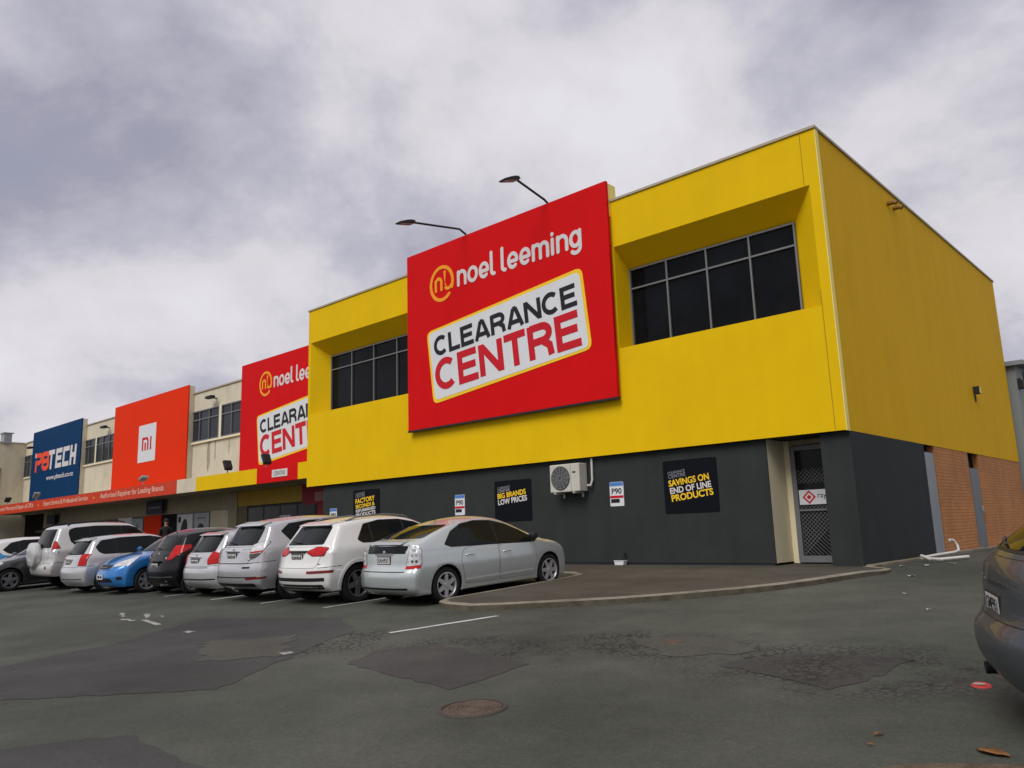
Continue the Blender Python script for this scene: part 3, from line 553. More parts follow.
def store_billboard(label, x0, x1, z0, z1, yf, dx, dz):
    T = thing('billboard', label, 'sign', ((x0 + x1) / 2, yf, z0), 'red store billboards')
    MB().box(x0 + .02, x1 - .02, yf + .04, yf + .46, max(z0, 9.3) if z0 < 4.5 else ZT - .4, z1 - .03).build('backing_frame', 'pale_yellow', T)
    MB().box(x0, x1, yf, yf + .1, z0, z1).build('face_panel', 'red', T, bevel=.01)
    MB().box(x0 - .015, x1 + .015, yf - .012, yf + .11, z0 - .05, z0 - .002).build('edge_trim', 'blackmetal', T)
    yb = yf
    q = MB(); monoline(q, 'noel leeming', -16.90 + dx, -12.08 + dx, 9.03 + dz, 0.51, yb, 0.057); q.build('name_lettering', 'offwhite', T, recalc=False)
    q = MB(); c0, c1 = -17.60 + dx, 9.31 + dz
    q.ribbon(arc(c0, c1, 0.50, 0.53, -22, 312, 44), 0.055, (0, yb, 0), (1, 0, 0), (0, 0, 1), FN, 0.012)
    for kd, pl in enumerate(([(-.27, -.20), (-.27, .12)], [(-.27, 0)] + arc(-.14, .03, .13, .15, 180, 0, 10) + [(-.01, -.20)], [(.15, .34), (.15, -.08)] + arc(.30, -.06, .15, .16, 180, 330, 10))):
        q.ribbon([(c0 + a, c1 + b_) for a, b_ in pl], 0.05, (0, yb, 0), (1, 0, 0), (0, 0, 1), FN, 0.0135 + .001 * kd)
    q.build('round_emblem', 'lgold', T, recalc=False)
    pc = [(-18.33, 7.86), (-12.13, 8.46), (-11.91, 6.20), (-18.05, 5.54)]; pc = [(a + dx, b_ + dz) for a, b_ in pc]
    MB().prism(rounded(pc, .22), (0, yb, 0), (1, 0, 0), (0, 0, 1), (0, -.012, 0)).build('panel_border', 'lyel', T)
    c = np.mean(pc, axis=0); pin = [tuple(c + (np.array(a) - c) * np.array([1 - .09 / 3.1, 1 - .085 / 1.15])) for a in pc]
    MB().prism(rounded(pin, .18), (0, yb, 0), (1, 0, 0), (0, 0, 1), (0, -.018, 0)).build('white_panel', 'white', T)
    q = MB(); capitals(q, 'CLEARANCE', (-17.96 + dx, 7.02 + dz), (5.66, .45), (-.055, .60), yb - .018, 1.3); q.build('lettering', 'black', T, recalc=False)
    q = MB(); capitals(q, 'CENTRE', (-17.90 + dx, 5.92 + dz), (5.70, .45), (-.09, .95), yb - .018, 1.3); q.build('lettering', 'lred', T, recalc=False)
    return T
store_billboard('red store billboard on the front of the yellow building, the nearest and largest sign', -19.28, -11.22, 4.84, 10.6, 16.17, 0, 0)
store_billboard('red store billboard on the cream row, its right half hidden behind the yellow building', -35.1, -27.1, 4.3, 9.92, 19.0, -15.25, -0.6)

def arm_light(label, base, pts, hd):
    T = thing('sign_floodlight', label, 'floodlight', base, 'floodlights on long arms above the red billboard')
    MB().tube([base] + pts, 0.032, 10).build('arm', 'blackmetal', T, smooth=50)
    e_ = Vector(pts[-1]); mb = MB(); x, y, z = e_
    dirn = Vector(hd).normalized(); side = dirn.cross(Vector((0, 0, 1))).normalized(); up = side.cross(dirn)
    prof = [(-.10, -.05), (-.07, .04), (.08, .05), (.24, .03), (.50, -.02), (.52, -.06), (.24, -.06)]
    mb.prism(prof, e_ - side * .12, dirn, up, side * .24); h = mb.build('lamp_head', 'blackmetal', T, bevel=.015)
    MB().prism([(.0, -.063), (.46, -.063), (.46, -.072), (.0, -.072)], e_ - side * .10, dirn, up, side * .20).build('lens', 'greydoor', T)
arm_light('black floodlight on a long bent arm above the left part of the big red billboard', (-16.55, 16.32, 10.55), [(-16.55, 16.22, 10.66), (-16.53, 15.95, 10.74), (-16.5, 14.0, 10.42)], (0, -.62, -.14))
arm_light('black floodlight on a straight arm above the right part of the big red billboard', (-13.25, 16.32, 10.5), [(-13.25, 16.25, 10.62), (-13.26, 16.1, 10.70), (-13.3, 14.95, 10.97)], (-.1, -.75, -.22))

# posters and parking signs on the charcoal wall
def poster(label, x0, x1, z0, z1, lines, tilt=7.0):
    T = thing('wall_poster', label, 'poster', ((x0 + x1) / 2, YG, z0), 'black promotional posters on the charcoal wall')
    MB().prism(rounded([(x0, z0), (x1, z0), (x1, z1), (x0, z1)], .05), (0, YG - .002, 0), (1, 0, 0), (0, 0, 1), (0, -.012, 0)).build('board', 'poster', T)
    w = x1 - x0; h = z1 - z0; ca, sa = math.cos(R(tilt)), math.sin(R(tilt))
    for (s, ux, vz, wd, ht, mt) in lines:
        q = MB(); add_text(q, s, (x0 + ux * w, YG - .014, z0 + vz * h), (wd * w * ca, 0, wd * w * sa), (-ht * h * sa, 0, ht * h * ca), FN, .003, 0.028 if ht > .07 else 0.01); q.build('lettering', mt, T, recalc=False)
G_ = 'grey_txt'
poster('black poster reading SAVINGS ON END OF LINE PRODUCTS, left of the entrance', -10.25, -8.83, 1.92, 3.16, [('CLEARANCE', .09, .735, .33, .05, G_), ('CENTRE', .10, .655, .33, .07, G_), ('SAVINGS ON', .10, .50, .76, .125, 'lyel'), ('END OF LINE', .12, .36, .77, .12, 'offwhite'), ('PRODUCTS', .14, .215, .78, .13, 'lyel')], 6)
poster('black poster reading BIG BRANDS LOW PRICES, beside the air conditioner', -15.87, -14.47, 1.90, 3.04, [('CLEARANCE', .09, .785, .34, .06, G_), ('CENTRE', .09, .70, .34, .075, G_), ('BIG BRANDS', .09, .555, .77, .13, 'lyel'), ('LOW PRICES', .10, .40, .79, .135, 'offwhite')], 5)
poster('black poster reading FACTORY SECONDS REFURBISHED PRODUCTS, above the white hatchback', -22.6, -21.15, 1.75, 3.16, [('CLEARANCE', .09, .88, .36, .05, G_), ('CENTRE', .09, .81, .36, .065, G_), ('FACTORY', .09, .67, .74, .115, 'lyel'), ('SECONDS &', .10, .555, .72, .09, 'lyel'), ('REFURBISHED', .11, .46, .74, .075, 'offwhite'), ('PRODUCTS', .11, .355, .74, .085, 'offwhite')], 5)
def p90(label, x0, z0):
    T = thing('parking_sign', label, 'parking sign', (x0 + .21, YG, z0), 'P90 parking signs on the charcoal wall')
    x1 = x0 + .42; z1 = z0 + .6; y = YG - .002
    MB().prism(rounded([(x0, z0), (x1, z0), (x1, z1), (x0, z1)], .03), (0, y, 0), (1, 0, 0), (0, 0, 1), (0, -.01, 0)).build('plate', 'white', T)
    MB().box(x0 + .008, x1 - .008, y - .014, y - .009, z1 - .10, z1 - .008).build('blue_band', 'sblue', T); MB().box(x0 + .008, x1 - .008, y - .014, y - .009, z0 + .20, z0 + .262).build('red_band', 'lred', T); MB().box(x0 + .03, x0 + .29, y - .014, y - .009, z0 + .085, z0 + .18).build('black_box', 'black', T)
    q = MB(); add_text(q, 'P90', (x0 + .06, y - .01, z0 + .30), (.30, 0, .0), (0, 0, .145), FN, .003, .02); q.build('lettering', 'black', T, recalc=False)
p90('white P90 parking sign with a blue top between the air conditioner and the nearest poster', -11.84, 2.16)
p90('white P90 parking sign with a blue top above the roof of the silver-blue hatchback', -17.53, 2.14)
p90('white P90 parking sign at the left end of the charcoal wall', -23.98, 2.0)
# air conditioner
T = thing('air_conditioner', 'cream outdoor air conditioner unit hung on the charcoal wall under the big red billboard', 'air conditioner', (-12.95, YG, 2.55))
ax0, ax1, ay0, ay1, az0, az1 = -13.48, -12.50, 16.12, 16.46, 2.58, 3.30
MB().box(ax0, ax1, ay0, ay1, az0, az1).build('casing', 'acwhite', T, bevel=.02)
q = MB(); fc = (-13.12, 2.94); q.lathe([(.001, 0), (.29, 0), (.30, .012), (.31, .012), (.31, -.01)], (fc[0], ay0 - .002, fc[1]), FN, 32); q.build('fan_opening', 'acgrille', T, smooth=40)
q = MB()
for rr in (.07, .12, .17, .22, .27): q.ribbon(arc(fc[0], fc[1], rr, rr, 0, 360, 29)[:-1], .005, (0, ay0 - .016, 0), (1, 0, 0), (0, 0, 1), FN, .006, closed=True)
for a in range(0, 360, 30): q.ribbon([(fc[0] + .04 * math.cos(R(a)), fc[1] + .04 * math.sin(R(a))), (fc[0] + .3 * math.cos(R(a)), fc[1] + .3 * math.sin(R(a)))], .005, (0, ay0 - .0235, 0), (1, 0, 0), (0, 0, 1), FN, .005, round_caps=False)
q.build('fan_guard', 'steel', T)
MB().box(-12.78, -12.775, ay0 - .003, ay0 + .01, az0 + .02, az1 - .02).build('panel_seam', 'acgrille', T)
MB().box(-12.72, -12.62, ay0 - .004, ay0 + .01, az1 - .25, az1 - .2).build('badge', 'acgrille', T)
q = MB()
for x in (-13.3, -12.68): q.box(x - .02, x + .02, 16.08, YG, az0 - .045, az0 - .002); q.box(x - .02, x + .02, 16.46, YG, az0 - .14, az0 - .046)
q.build('bracket', 'acwhite', T)
MB().tube([(-12.44, 16.35, 2.72), (-12.36, 16.4, 2.72), (-12.33, 16.44, 2.85), (-12.33, 16.45, 3.42)], .032, 10).build('pipe', 'acwhite', T, smooth=50)
# white tub and tap by the wall
T = thing('plastic_tub', 'small white plastic tub on the footpath against the charcoal wall', 'tub', (-11.6, 16.3, .73))
q = MB(); q.prism([(-.12, 0), (.12, 0), (.145, .10), (-.145, .10)], (-11.52, 16.26, .733), (1, 0, 0), (0, 0, 1), (0, .15, 0)); q.box(-11.67, -11.37, 16.25, 16.42, .833, .846); q.build('tub_body', 'white', T, bevel=.006)
MB().box(-11.64, -11.40, 16.28, 16.39, .847, .851).build('soil', 'dark', T)
T = thing('garden_tap', 'small dark tap pipe on the charcoal wall above the white tub', 'tap', (-11.45, 16.48, .8))
MB().tube([(-11.46, 16.46, .80), (-11.46, 16.46, 1.02)], .02, 8).tube([(-11.46, 16.46, 1.0), (-11.46, 16.36, 1.0), (-11.46, 16.34, .95)], .016, 8).build('tap_pipe', 'blackmetal', T)
# security light on the yellow side wall
T = thing('security_light', 'small dark security light with a pale lens on the yellow side wall', 'security light', (XR, 27.6, 5.3))
MB().box(XR, XR + .18, 27.45, 27.62, 5.32, 5.56).tube([(XR + .02, 27.55, 5.3), (XR + .02, 27.55, 5.1)], .03, 8).build('housing', 'blackmetal', T, bevel=.01)
MB().box(XR + .181, XR + .19, 27.47, 27.60, 5.34, 5.54).build('lens', 'pale_yellow', T)

# ------------------------------------------------------------------ grey building behind, at the right edge
T = thing('grey_building', 'grey clad building behind the yellow building at the right edge', 'building', (-4, 44, .7))
mb = MB(); mb.prism([(33.2, .6), (60, .6), (60, 7.2), (44, 7.6), (33.2, 6.95)], (-18, 0, 0), (0, 1, 0), (0, 0, 1), (12.4, 0, 0)); mb.build('wall', 'greyclad', T)
mb = MB(); mb.prism([(33.0, 6.94), (44, 7.62), (60.2, 7.2), (60.2, 7.36), (44, 7.79), (33.0, 7.1)], (-18.2, 0, 0), (0, 1, 0), (0, 0, 1), (12.9, 0, 0)); mb.build('roof', 'greydoor', T)
MB().tube([(-5.57, 34.6, .7), (-5.57, 34.6, 6.9)], .035, 10).build('downpipe', 'greydoor', T, smooth=50)
T = thing('wall_lamp', 'small black lamp on the grey building beside the downpipe', 'lamp', (-5.6, 33.4, 6.2)); MB().box(-5.6, -5.42, 33.35, 33.6, 6.1, 6.42).box(-5.6, -5.5, 33.42, 33.52, 6.421, 6.5).build('housing', 'blackmetal', T, bevel=.02)

# ------------------------------------------------------------------ the cream row of shops
YR = 19.2
Rw = thing('shop_row_building', 'long two storey cream row of shops with high windows behind the parked cars', 'building', (-46, 24, .7))
MB().box(-67.6, -25.4, YR, 31, 3.9, 9.28).build('upper_wall', 'cream', Rw)
MB().box(-67.65, -25.4, YR - .06, YR + .25, 9.28, 9.35).build('parapet_capping', 'cap', Rw)
for (x0, x1, c) in ((-40.6, -37.5, 3), (-37.25, -34.2, 3), (-55.8, -53.65, 2), (-53.45, -50.4, 3), (-68.0 + .5, -66.1, 2)): window(Rw, x0, x1, 6.68, 8.3, YR - .02, c, 7.82, 'alu', 'glass_row', .06)
for x in (-37.375, -53.55): MB().box(x - .11, x + .11, YR - .07, YR - .001, 6.6, 8.34).build('window_mullion', 'cream_bright', Rw)
for (x0, x1) in ((-40.6, -34.2), (-55.8, -50.4), (-67.4, -66.1)): MB().box(x0, x1, YR - .1, YR - .001, 6.58, 6.675).build('window_sill', 'cream_bright', Rw)
# stains under the windows: rainwater marks with their own shape
stain = mat('rain_stain', (0.16, 0.14, 0.09), .9, var=.5, vscale=4)
mb = MB()
for (x, w, h) in ((-38.6, .35, 1.5), (-37.9, .12, 1.0), (-36.5, .1, .8)):
    n_ = 7; pl = [(x + w * random.uniform(.6, 1) * (-.5), 6.57 - h * k / n_ * 1.0) for k in range(n_)] + [(x, 6.57 - h * 1.05)] + [(x + w * random.uniform(.5, 1) * .5, 6.57 - h * k / n_) for k in range(n_ - 1, -1, -1)]
    mb.prism(pl, (0, YR - .0005, 0), (1, 0, 0), (0, 0, 1), (0, -.002, 0))
sto = mb.build('rain_stain', mat('rain_stain_soft', (0.33, 0.29, 0.2), .9, var=.25, vscale=5, streak=.5), Rw)
# side wing at the far left
wg = MB().box(-80, -67.62, 8.5, 24, .6, 9.26).build('side_wing', 'cream', Rw)
MB().box(-67.62, -67.55, 8.5, 19.1, 9.262, 9.33).build('wing_capping', 'cap', Rw)
wf = MB().box(-67.62, -67.57, 16.4, 17.62, 5.6, 7.4).build('window', 'alu', Rw); MB().box(-67.6, -67.56, 16.46, 17.56, 5.66, 7.34).build('pane', 'glass_row', wf)
for (x, y) in ((-67.9, 17.9), (-66.3, 20.6), (-40.0, 23.0)): MB().box(x - .45, x + .45, y - .25, y + .25, 9.2, 9.95).box(x - .55, x + .55, y - .35, y + .35, 9.951, 10.02).build('roof_vent', 'steel', Rw)
# ground floor fronts
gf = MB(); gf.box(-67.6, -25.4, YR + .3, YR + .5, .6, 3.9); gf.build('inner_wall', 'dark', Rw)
def front(name, x0, x1, z0, z1, m_, y=YR, th=.12): return MB().box(x0, x1, y, y + th, z0, z1).build(name, m_, Rw)
front('bulkhead', -60.8, -36.36, 3.08, 3.88, 'cream_dull'); front('pilaster', -36.34, -35.5, .7, 3.86, 'cream_dull', YR - .03)
front('bulkhead', -35.48, -30.0, 3.16, 3.87, 'ochre'); front('bulkhead', -29.98, -24.6, 3.0, 3.86, 'dkred'); front('red_pilaster', -28.85, -28.3, .7, 2.99, 'dkred')
front('olive_pilaster', -35.48, -34.6, .7, 3.15, mat('olive_wall', (.16, .14, .085), .7))
ws = front('shop_window', -34.55, -28.9, .72, 3.14, 'blackmetal', YR + .02)
for k in range(4): MB().box(-34.45 + k * 1.39, -34.45 + k * 1.39 + 1.28, YR + .01, YR + .018, .82, 3.05).build('pane', 'shopglass', ws)
front('bay_wall', -38.2, -36.36, .7, 3.07, 'cream', YR + .02)
wp = front('shop_window', -41.9, -38.25, .72, 3.07, 'alu', YR + .03)
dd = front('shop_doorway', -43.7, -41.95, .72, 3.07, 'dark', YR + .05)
front('orange_panel', -45.9, -43.75, .72, 3.07, 'orange', YR + .0)
front('shop_window', -47.6, -45.95, .72, 3.07, 'glass_row', YR + .02)
front('bay_wall', -49.6, -47.65, .72, 3.07, 'white', YR + .02)
front('bay_wall', -51.4, -49.65, .72, 3.07, mat('brown_poster', (.12, .09, .07), .6), YR + .02)
front('bay_wall', -55.0, -51.45, .72, 3.07, 'cream_dull', YR + .02)
front('shop_window', -60.8, -55.05, .72, 3.07, 'shopglass', YR + .02)
front('bay_wall', -62.6, -60.85, .72, 3.87, 'cream_dull', YR + .01)
# canopy
CY = 16.6
MB().box(-67.4, -25.28, CY + .06, YR - .02, 3.92, 4.2).build('canopy', 'cream_dull', Rw)
def fasc(x0, x1, m_, lab=None):
    o = MB().box(x0, x1, CY, CY + .055, 3.80, 4.42).build('fascia_panel', m_, Rw)
    if lab: o['label'] = lab
    return o
fz = fasc(-67.4, -36.33, 'orange_fascia', 'orange fascia with white lettering'); fasc(-36.32, -34.45, 'cream', 'cream fascia'); fasc(-34.44, -29.23, 'yellow', 'yellow fascia'); fr = fasc(-29.22, -26.26, 'red', 'red fascia with a small white panel'); fasc(-26.25, -25.28, 'yellow')
for (s, a, b_) in (('Authorised Repairer for Leading Brands', -45.4, -37.7), ('Expert Service & Professional Service', -54.3, -47.2), ('Extended Warranty & Repair of CPUs', -63.8, -56.2)):
    q = MB(); add_text(q, s, (a, CY, 3.94), (b_ - a, 0, 0), (0, 0, .36), FN, .006, .008); q.build('fascia_lettering', mat('fascia_letter', (.66, .42, .32), .5), fz, recalc=False)
for x in (-46.3, -55.25): MB().box(x - .05, x + .05, CY - .006, CY, 4.06, 4.16).build('fascia_bullet', 'lyel', fz)
q = MB().box(-28.05, -26.95, CY - .02, CY - .001, 3.98, 4.27).build('small_panel', 'offwhite', fr)
q2 = MB(); add_text(q2, 'CENTRE', (-27.9, CY - .02, 4.04), (.8, 0, 0), (0, 0, .17), FN, .004, .02); q2.build('fascia_lettering', 'grey_txt', fr, recalc=False)

# signs on the row
def big_sign(label, x0, x1, z0, z1, yf, m_):
    T = thing('shop_sign', label, 'sign', ((x0 + x1) / 2, yf, z0))
    MB().box(x0 + .03, x1 - .005, yf + .07, YR - .002, z0 + .1, z1 - .03).build('backing_frame', 'cream', T); MB().box(x0, x1, yf, yf + .068, z0, z1).build('face_panel', m_, T); return T
T = big_sign('tall orange sign with a small white square emblem on the cream row', -50.0, -40.35, 4.45, 9.75, 18.85, 'orange')
ys_ = 18.85
MB().prism(rounded([(-46.35, 6.08), (-44.08, 6.08), (-44.08, 8.2), (-46.35, 8.2)], .05), (0, ys_, 0), (1, 0, 0), (0, 0, 1), (0, -.012, 0)).build('white_square', 'white', T)
q = MB(); mx0, mz0, ms = -45.84, 6.73, 1.26; hh = .75
mo = [(0, 0), (.15, 0), (.15, hh - .14), (.46, hh - .14), (.53, hh - .19), (.55, hh - .27), (.55, 0), (.70, 0), (.70, hh - .24), (.665, hh - .12), (.60, hh - .04), (.48, hh), (0, hh)]
for pl in (mo, [(.275, 0), (.425, 0), (.425, .44), (.275, .44)], [(.85, 0), (1.0, 0), (1.0, hh), (.85, hh)]): q.prism([(a * 1.24, b_) for a, b_ in pl], (mx0, ys_ - .012, mz0), (1, 0, 0), (0, 0, 1), (0, -.006, 0))
q.build('emblem', 'lred', T)
T = big_sign('dark blue sign with orange and white lettering and a web address', -64.9, -55.4, 4.45, 9.77, 18.85, 'blue')
q = MB(); z0_, hB = 6.82, 1.33; wst = .16
def st(pl, mi, x, k=1.0):
    q.ribbon([(x + a * k + b_ * .10, z0_ + .0 + b_ * hB) for a, b_ in pl], wst, (0, ys_, 0), (1, 0, 0), (0, 0, 1), FN, .012 + .0007 * len(q.f) % .004, round_caps=False, mi=mi)
h0, h1, hm = .12, .88, .50
st([(0, -.02), (0, .62)], 0, -63.9); st([(-.1, h1), (.75, h1), (1.05, .80), (1.05, .58), (.75, .48), (.25, .48)], 0, -63.9)
st([(-.17, .90), (.02, .90)], 1, -64.05)
st([(0, h0), (0, h1), (.85, h1), (1.05, .80), (1.05, .60), (.85, hm), (.16, hm)], 0, -62.5); st([(.85, hm), (1.12, .42), (1.12, .22), (.85, h0), (.16, h0)], 0, -62.5)
st([(-.1, h1), (1.1, h1)], 1, -61.3); st([(.5, 0), (.5, .78)], 1, -61.3)
st([(1.0, h1), (0, h1), (0, h0), (1.0, h0)], 1, -59.75); st([(.16, hm), (.9, hm)], 1, -59.75)
st([(1.0, h1), (0, h1), (0, h0), (1.0, h0)], 1, -58.4)
st([(0, 0), (0, 1)], 1, -57.05); st([(.75, 0), (.75, 1)], 1, -57.05); st([(.16, hm), (.59, hm)], 1, -57.05)
q.build('lettering', ['pborange', 'offwhite'], T, recalc=False)
q = MB(); add_text(q, 'www.pbtech.co.nz', (-61.5, ys_, 6.0), (5.1, 0, 0), (0, 0, .42), FN, .01, .012); q.build('web_address', 'offwhite', T, recalc=False)
def hang_sign(label, x0, x1, z0, z1):
    T = thing('bulkhead_sign', label, 'sign', ((x0 + x1) / 2, 18.9, z0)); MB().box(x0, x1, 18.9, 18.98, z0, z1).build('panel', 'navy', T); MB().box(x0 + .3, x1 - .3, 18.896, 18.899, z0 + .3, z1 - .33).build('faint_lettering', 'grey_txt', T)
    MB().box(x0 + .1, x0 + .16, 18.92, 18.96, z1, 3.93).box(x1 - .16, x1 - .1, 18.92, 18.96, z1, 3.93).build('hanger', 'steel', T)
hang_sign('navy sign panel under the canopy above the orange shop panel', -45.0, -43.0, 3.13, 3.85)
hang_sign('small dark sign panel under the canopy toward the far left end', -61.0, -59.4, 3.05, 3.68)
T = thing('awning', 'low black awning over a shop entrance toward the left end of the row', 'awning', (-57.5, 18.6, 2.6)); MB().prism([(0, 2.55), (1.1, 2.5), (1.1, 2.62), (0, 3.0)], (-60.4, 19.19, 0), (0, -1, 0), (0, 0, 1), (5.2, 0, 0)).build('canvas', 'blackmetal', T)
def shop_poster(label, x0, x1, art):
    T = thing('window_poster', label, 'poster', ((x0 + x1) / 2, YR, .8), 'posters in the shop windows')
    MB().box(x0, x1, YR + .0, YR + .028, .85, 3.0).build('sheet', art[0], T)
    for nm, pl, m_ in art[1]: MB().prism(pl, (x0, YR, 0), (1, 0, 0), (0, 0, 1), (0, -.006, 0)).build(nm, m_, T)
shop_poster('white window poster with a dark tilted computer mouse beside the dark doorway', -41.75, -40.05, ('white', [('mouse_picture', [(.75 + .42 * math.cos(a) * .9 + .1 * math.sin(a), 2.15 + .62 * math.sin(a) + .06 * math.cos(a)) for a in np.linspace(0, 2 * PI, 24, endpoint=False)], 'black'), ('caption', [(.1, 2.6), (.4, 2.6), (.4, 2.9), (.1, 2.9)], 'black')]))
shop_poster('grey window poster with a black boxy device', -39.85, -38.3, (mat('poster_grey', (.38, .41, .43), .5), [('device_picture', [(.35, 1.6), (1.1, 1.6), (1.2, 2.1), (.95, 2.45), (.6, 2.5), (.35, 2.3)], 'black'), ('caption', [(.3, 2.72), (1.2, 2.72), (1.2, 2.8), (.3, 2.8)], 'grey_txt')]))
T = thing('window_poster', 'pale window poster with a grey figure left of the orange panel', 'poster', (-46.8, YR, .8), 'posters in the shop windows'); MB().box(-47.5, -46.05, YR - .01, YR + .018, .85, 2.98).build('sheet', mat('poster_pale', (.30, .36, .40), .5), T); MB().prism(arc(-46.75, 2.2, .22, .55, 0, 345, 20), (0, YR - .01, 0), (1, 0, 0), (0, 0, 1), (0, -.005, 0)).build('figure_picture', 'grey_txt', T)
T = thing('window_sign', 'small white notice inside the dark shop window under the ochre bulkhead', 'notice', (-31.3, YR, 2.3)); MB().box(-31.75, -30.85, YR - .004, YR + .008, 2.2, 2.62).build('sheet', 'offwhite', T); MB().box(-31.66, -30.94, YR - .008, YR - .0045, 2.28, 2.54).build('dark_panel', 'blackmetal', T)
T = thing('window_sign', 'small dark red framed sign on the red bulkhead next to the charcoal wall', 'sign', (-28.2, YR, 3.2)); MB().box(-29.0, -28.0, YR - .02, YR - .002, 3.12, 3.5).build('sheet', mat('dull_pink', (.42, .2, .2), .6), T)
# floodlights on the canopy
def canopy_light(label, x, m_, tilt):
    T = thing('canopy_floodlight', label, 'floodlight', (x, 16.85, 4.42), 'floodlights standing on the canopy')
    MB().tube([(x, 16.85, 4.2), (x, 16.85, 4.62)], .03, 8).build('bracket', 'steel', T)
    c, s = math.cos(R(tilt)), math.sin(R(tilt)); q = MB(); q.prism([(-.24, -.075), (.24, -.075), (.20, .075), (-.20, .075)], (x, 16.68, 4.80), (c, 0, s), (-s, 0, c), (0, .34, 0)); q.build('lamp_body', m_, T, bevel=.02)
canopy_light('tilted black floodlight on the canopy in front of the half hidden red billboard', -28.95, 'blackmetal', -62)
canopy_light('tilted black floodlight on the yellow part of the canopy, below the cream wall', -32.1, 'blackmetal', -62)
canopy_light('grey floodlight on the canopy below the orange sign', -40.6, 'steel', 20)
canopy_light('black floodlight on the canopy at the left edge of the dark blue sign', -62.4, 'blackmetal', 30)
canopy_light('pale grey floodlight on the canopy at the right edge of the dark blue sign', -56.6, 'steel', 40)
def wall_light(label, x):
    T = thing('parapet_lamp', label, 'lamp', (x, YR, 8.8), 'black lamps under the parapet of the cream row'); MB().tube([(x, YR, 8.72), (x, YR - .3, 8.75)], .035, 8).build('arm', 'blackmetal', T); MB().box(x - .3, x + .3, YR - .5, YR - .25, 8.68, 8.82).build('lamp_head', 'blackmetal', T, bevel=.02)
wall_light('black parapet lamp right of the orange sign', -37.9); wall_light('black parapet lamp between the dark blue sign and the orange sign', -51.6); wall_light('black parapet lamp left of the dark blue sign', -65.5)
# ------------------------------------------------------------------ vehicles
def catmull(P, n=6):
    P = [np.array(q, float) for q in P]; out_ = []
    for i in range(len(P) - 1):
        p0 = P[max(i - 1, 0)]; p1 = P[i]; p2 = P[i + 1]; p3 = P[min(i + 2, len(P) - 1)]
        # centripetal Catmull-Rom
        t0 = 0; t1 = t0 + max(np.linalg.norm(p1 - p0), 1e-4) ** .5; t2 = t1 + max(np.linalg.norm(p2 - p1), 1e-4) ** .5; t3 = t2 + max(np.linalg.norm(p3 - p2), 1e-4) ** .5
        for t_ in np.linspace(t1, t2, n, endpoint=False):
            A1 = (t1 - t_) / (t1 - t0) * p0 + (t_ - t0) / (t1 - t0) * p1; A2 = (t2 - t_) / (t2 - t1) * p1 + (t_ - t1) / (t2 - t1) * p2; A3 = (t3 - t_) / (t3 - t2) * p2 + (t_ - t2) / (t3 - t2) * p3
            B1 = (t2 - t_) / (t2 - t0) * A1 + (t_ - t0) / (t2 - t0) * A2; B2 = (t3 - t_) / (t3 - t1) * A2 + (t_ - t1) / (t3 - t1) * A3
            out_.append((t2 - t_) / (t2 - t1) * B1 + (t_ - t1) / (t2 - t1) * B2)
    out_.append(P[-1]); return out_
def resample(P, d):
    P = np.array(P); seg = np.linalg.norm(np.diff(P, axis=0), axis=1); s = np.concatenate([[0], np.cumsum(seg)]); n = max(2, int(round(s[-1] / d)) + 1)
    u = np.linspace(0, s[-1], n); return np.stack([np.interp(u, s, P[:, 0]), np.interp(u, s, P[:, 1])], 1)
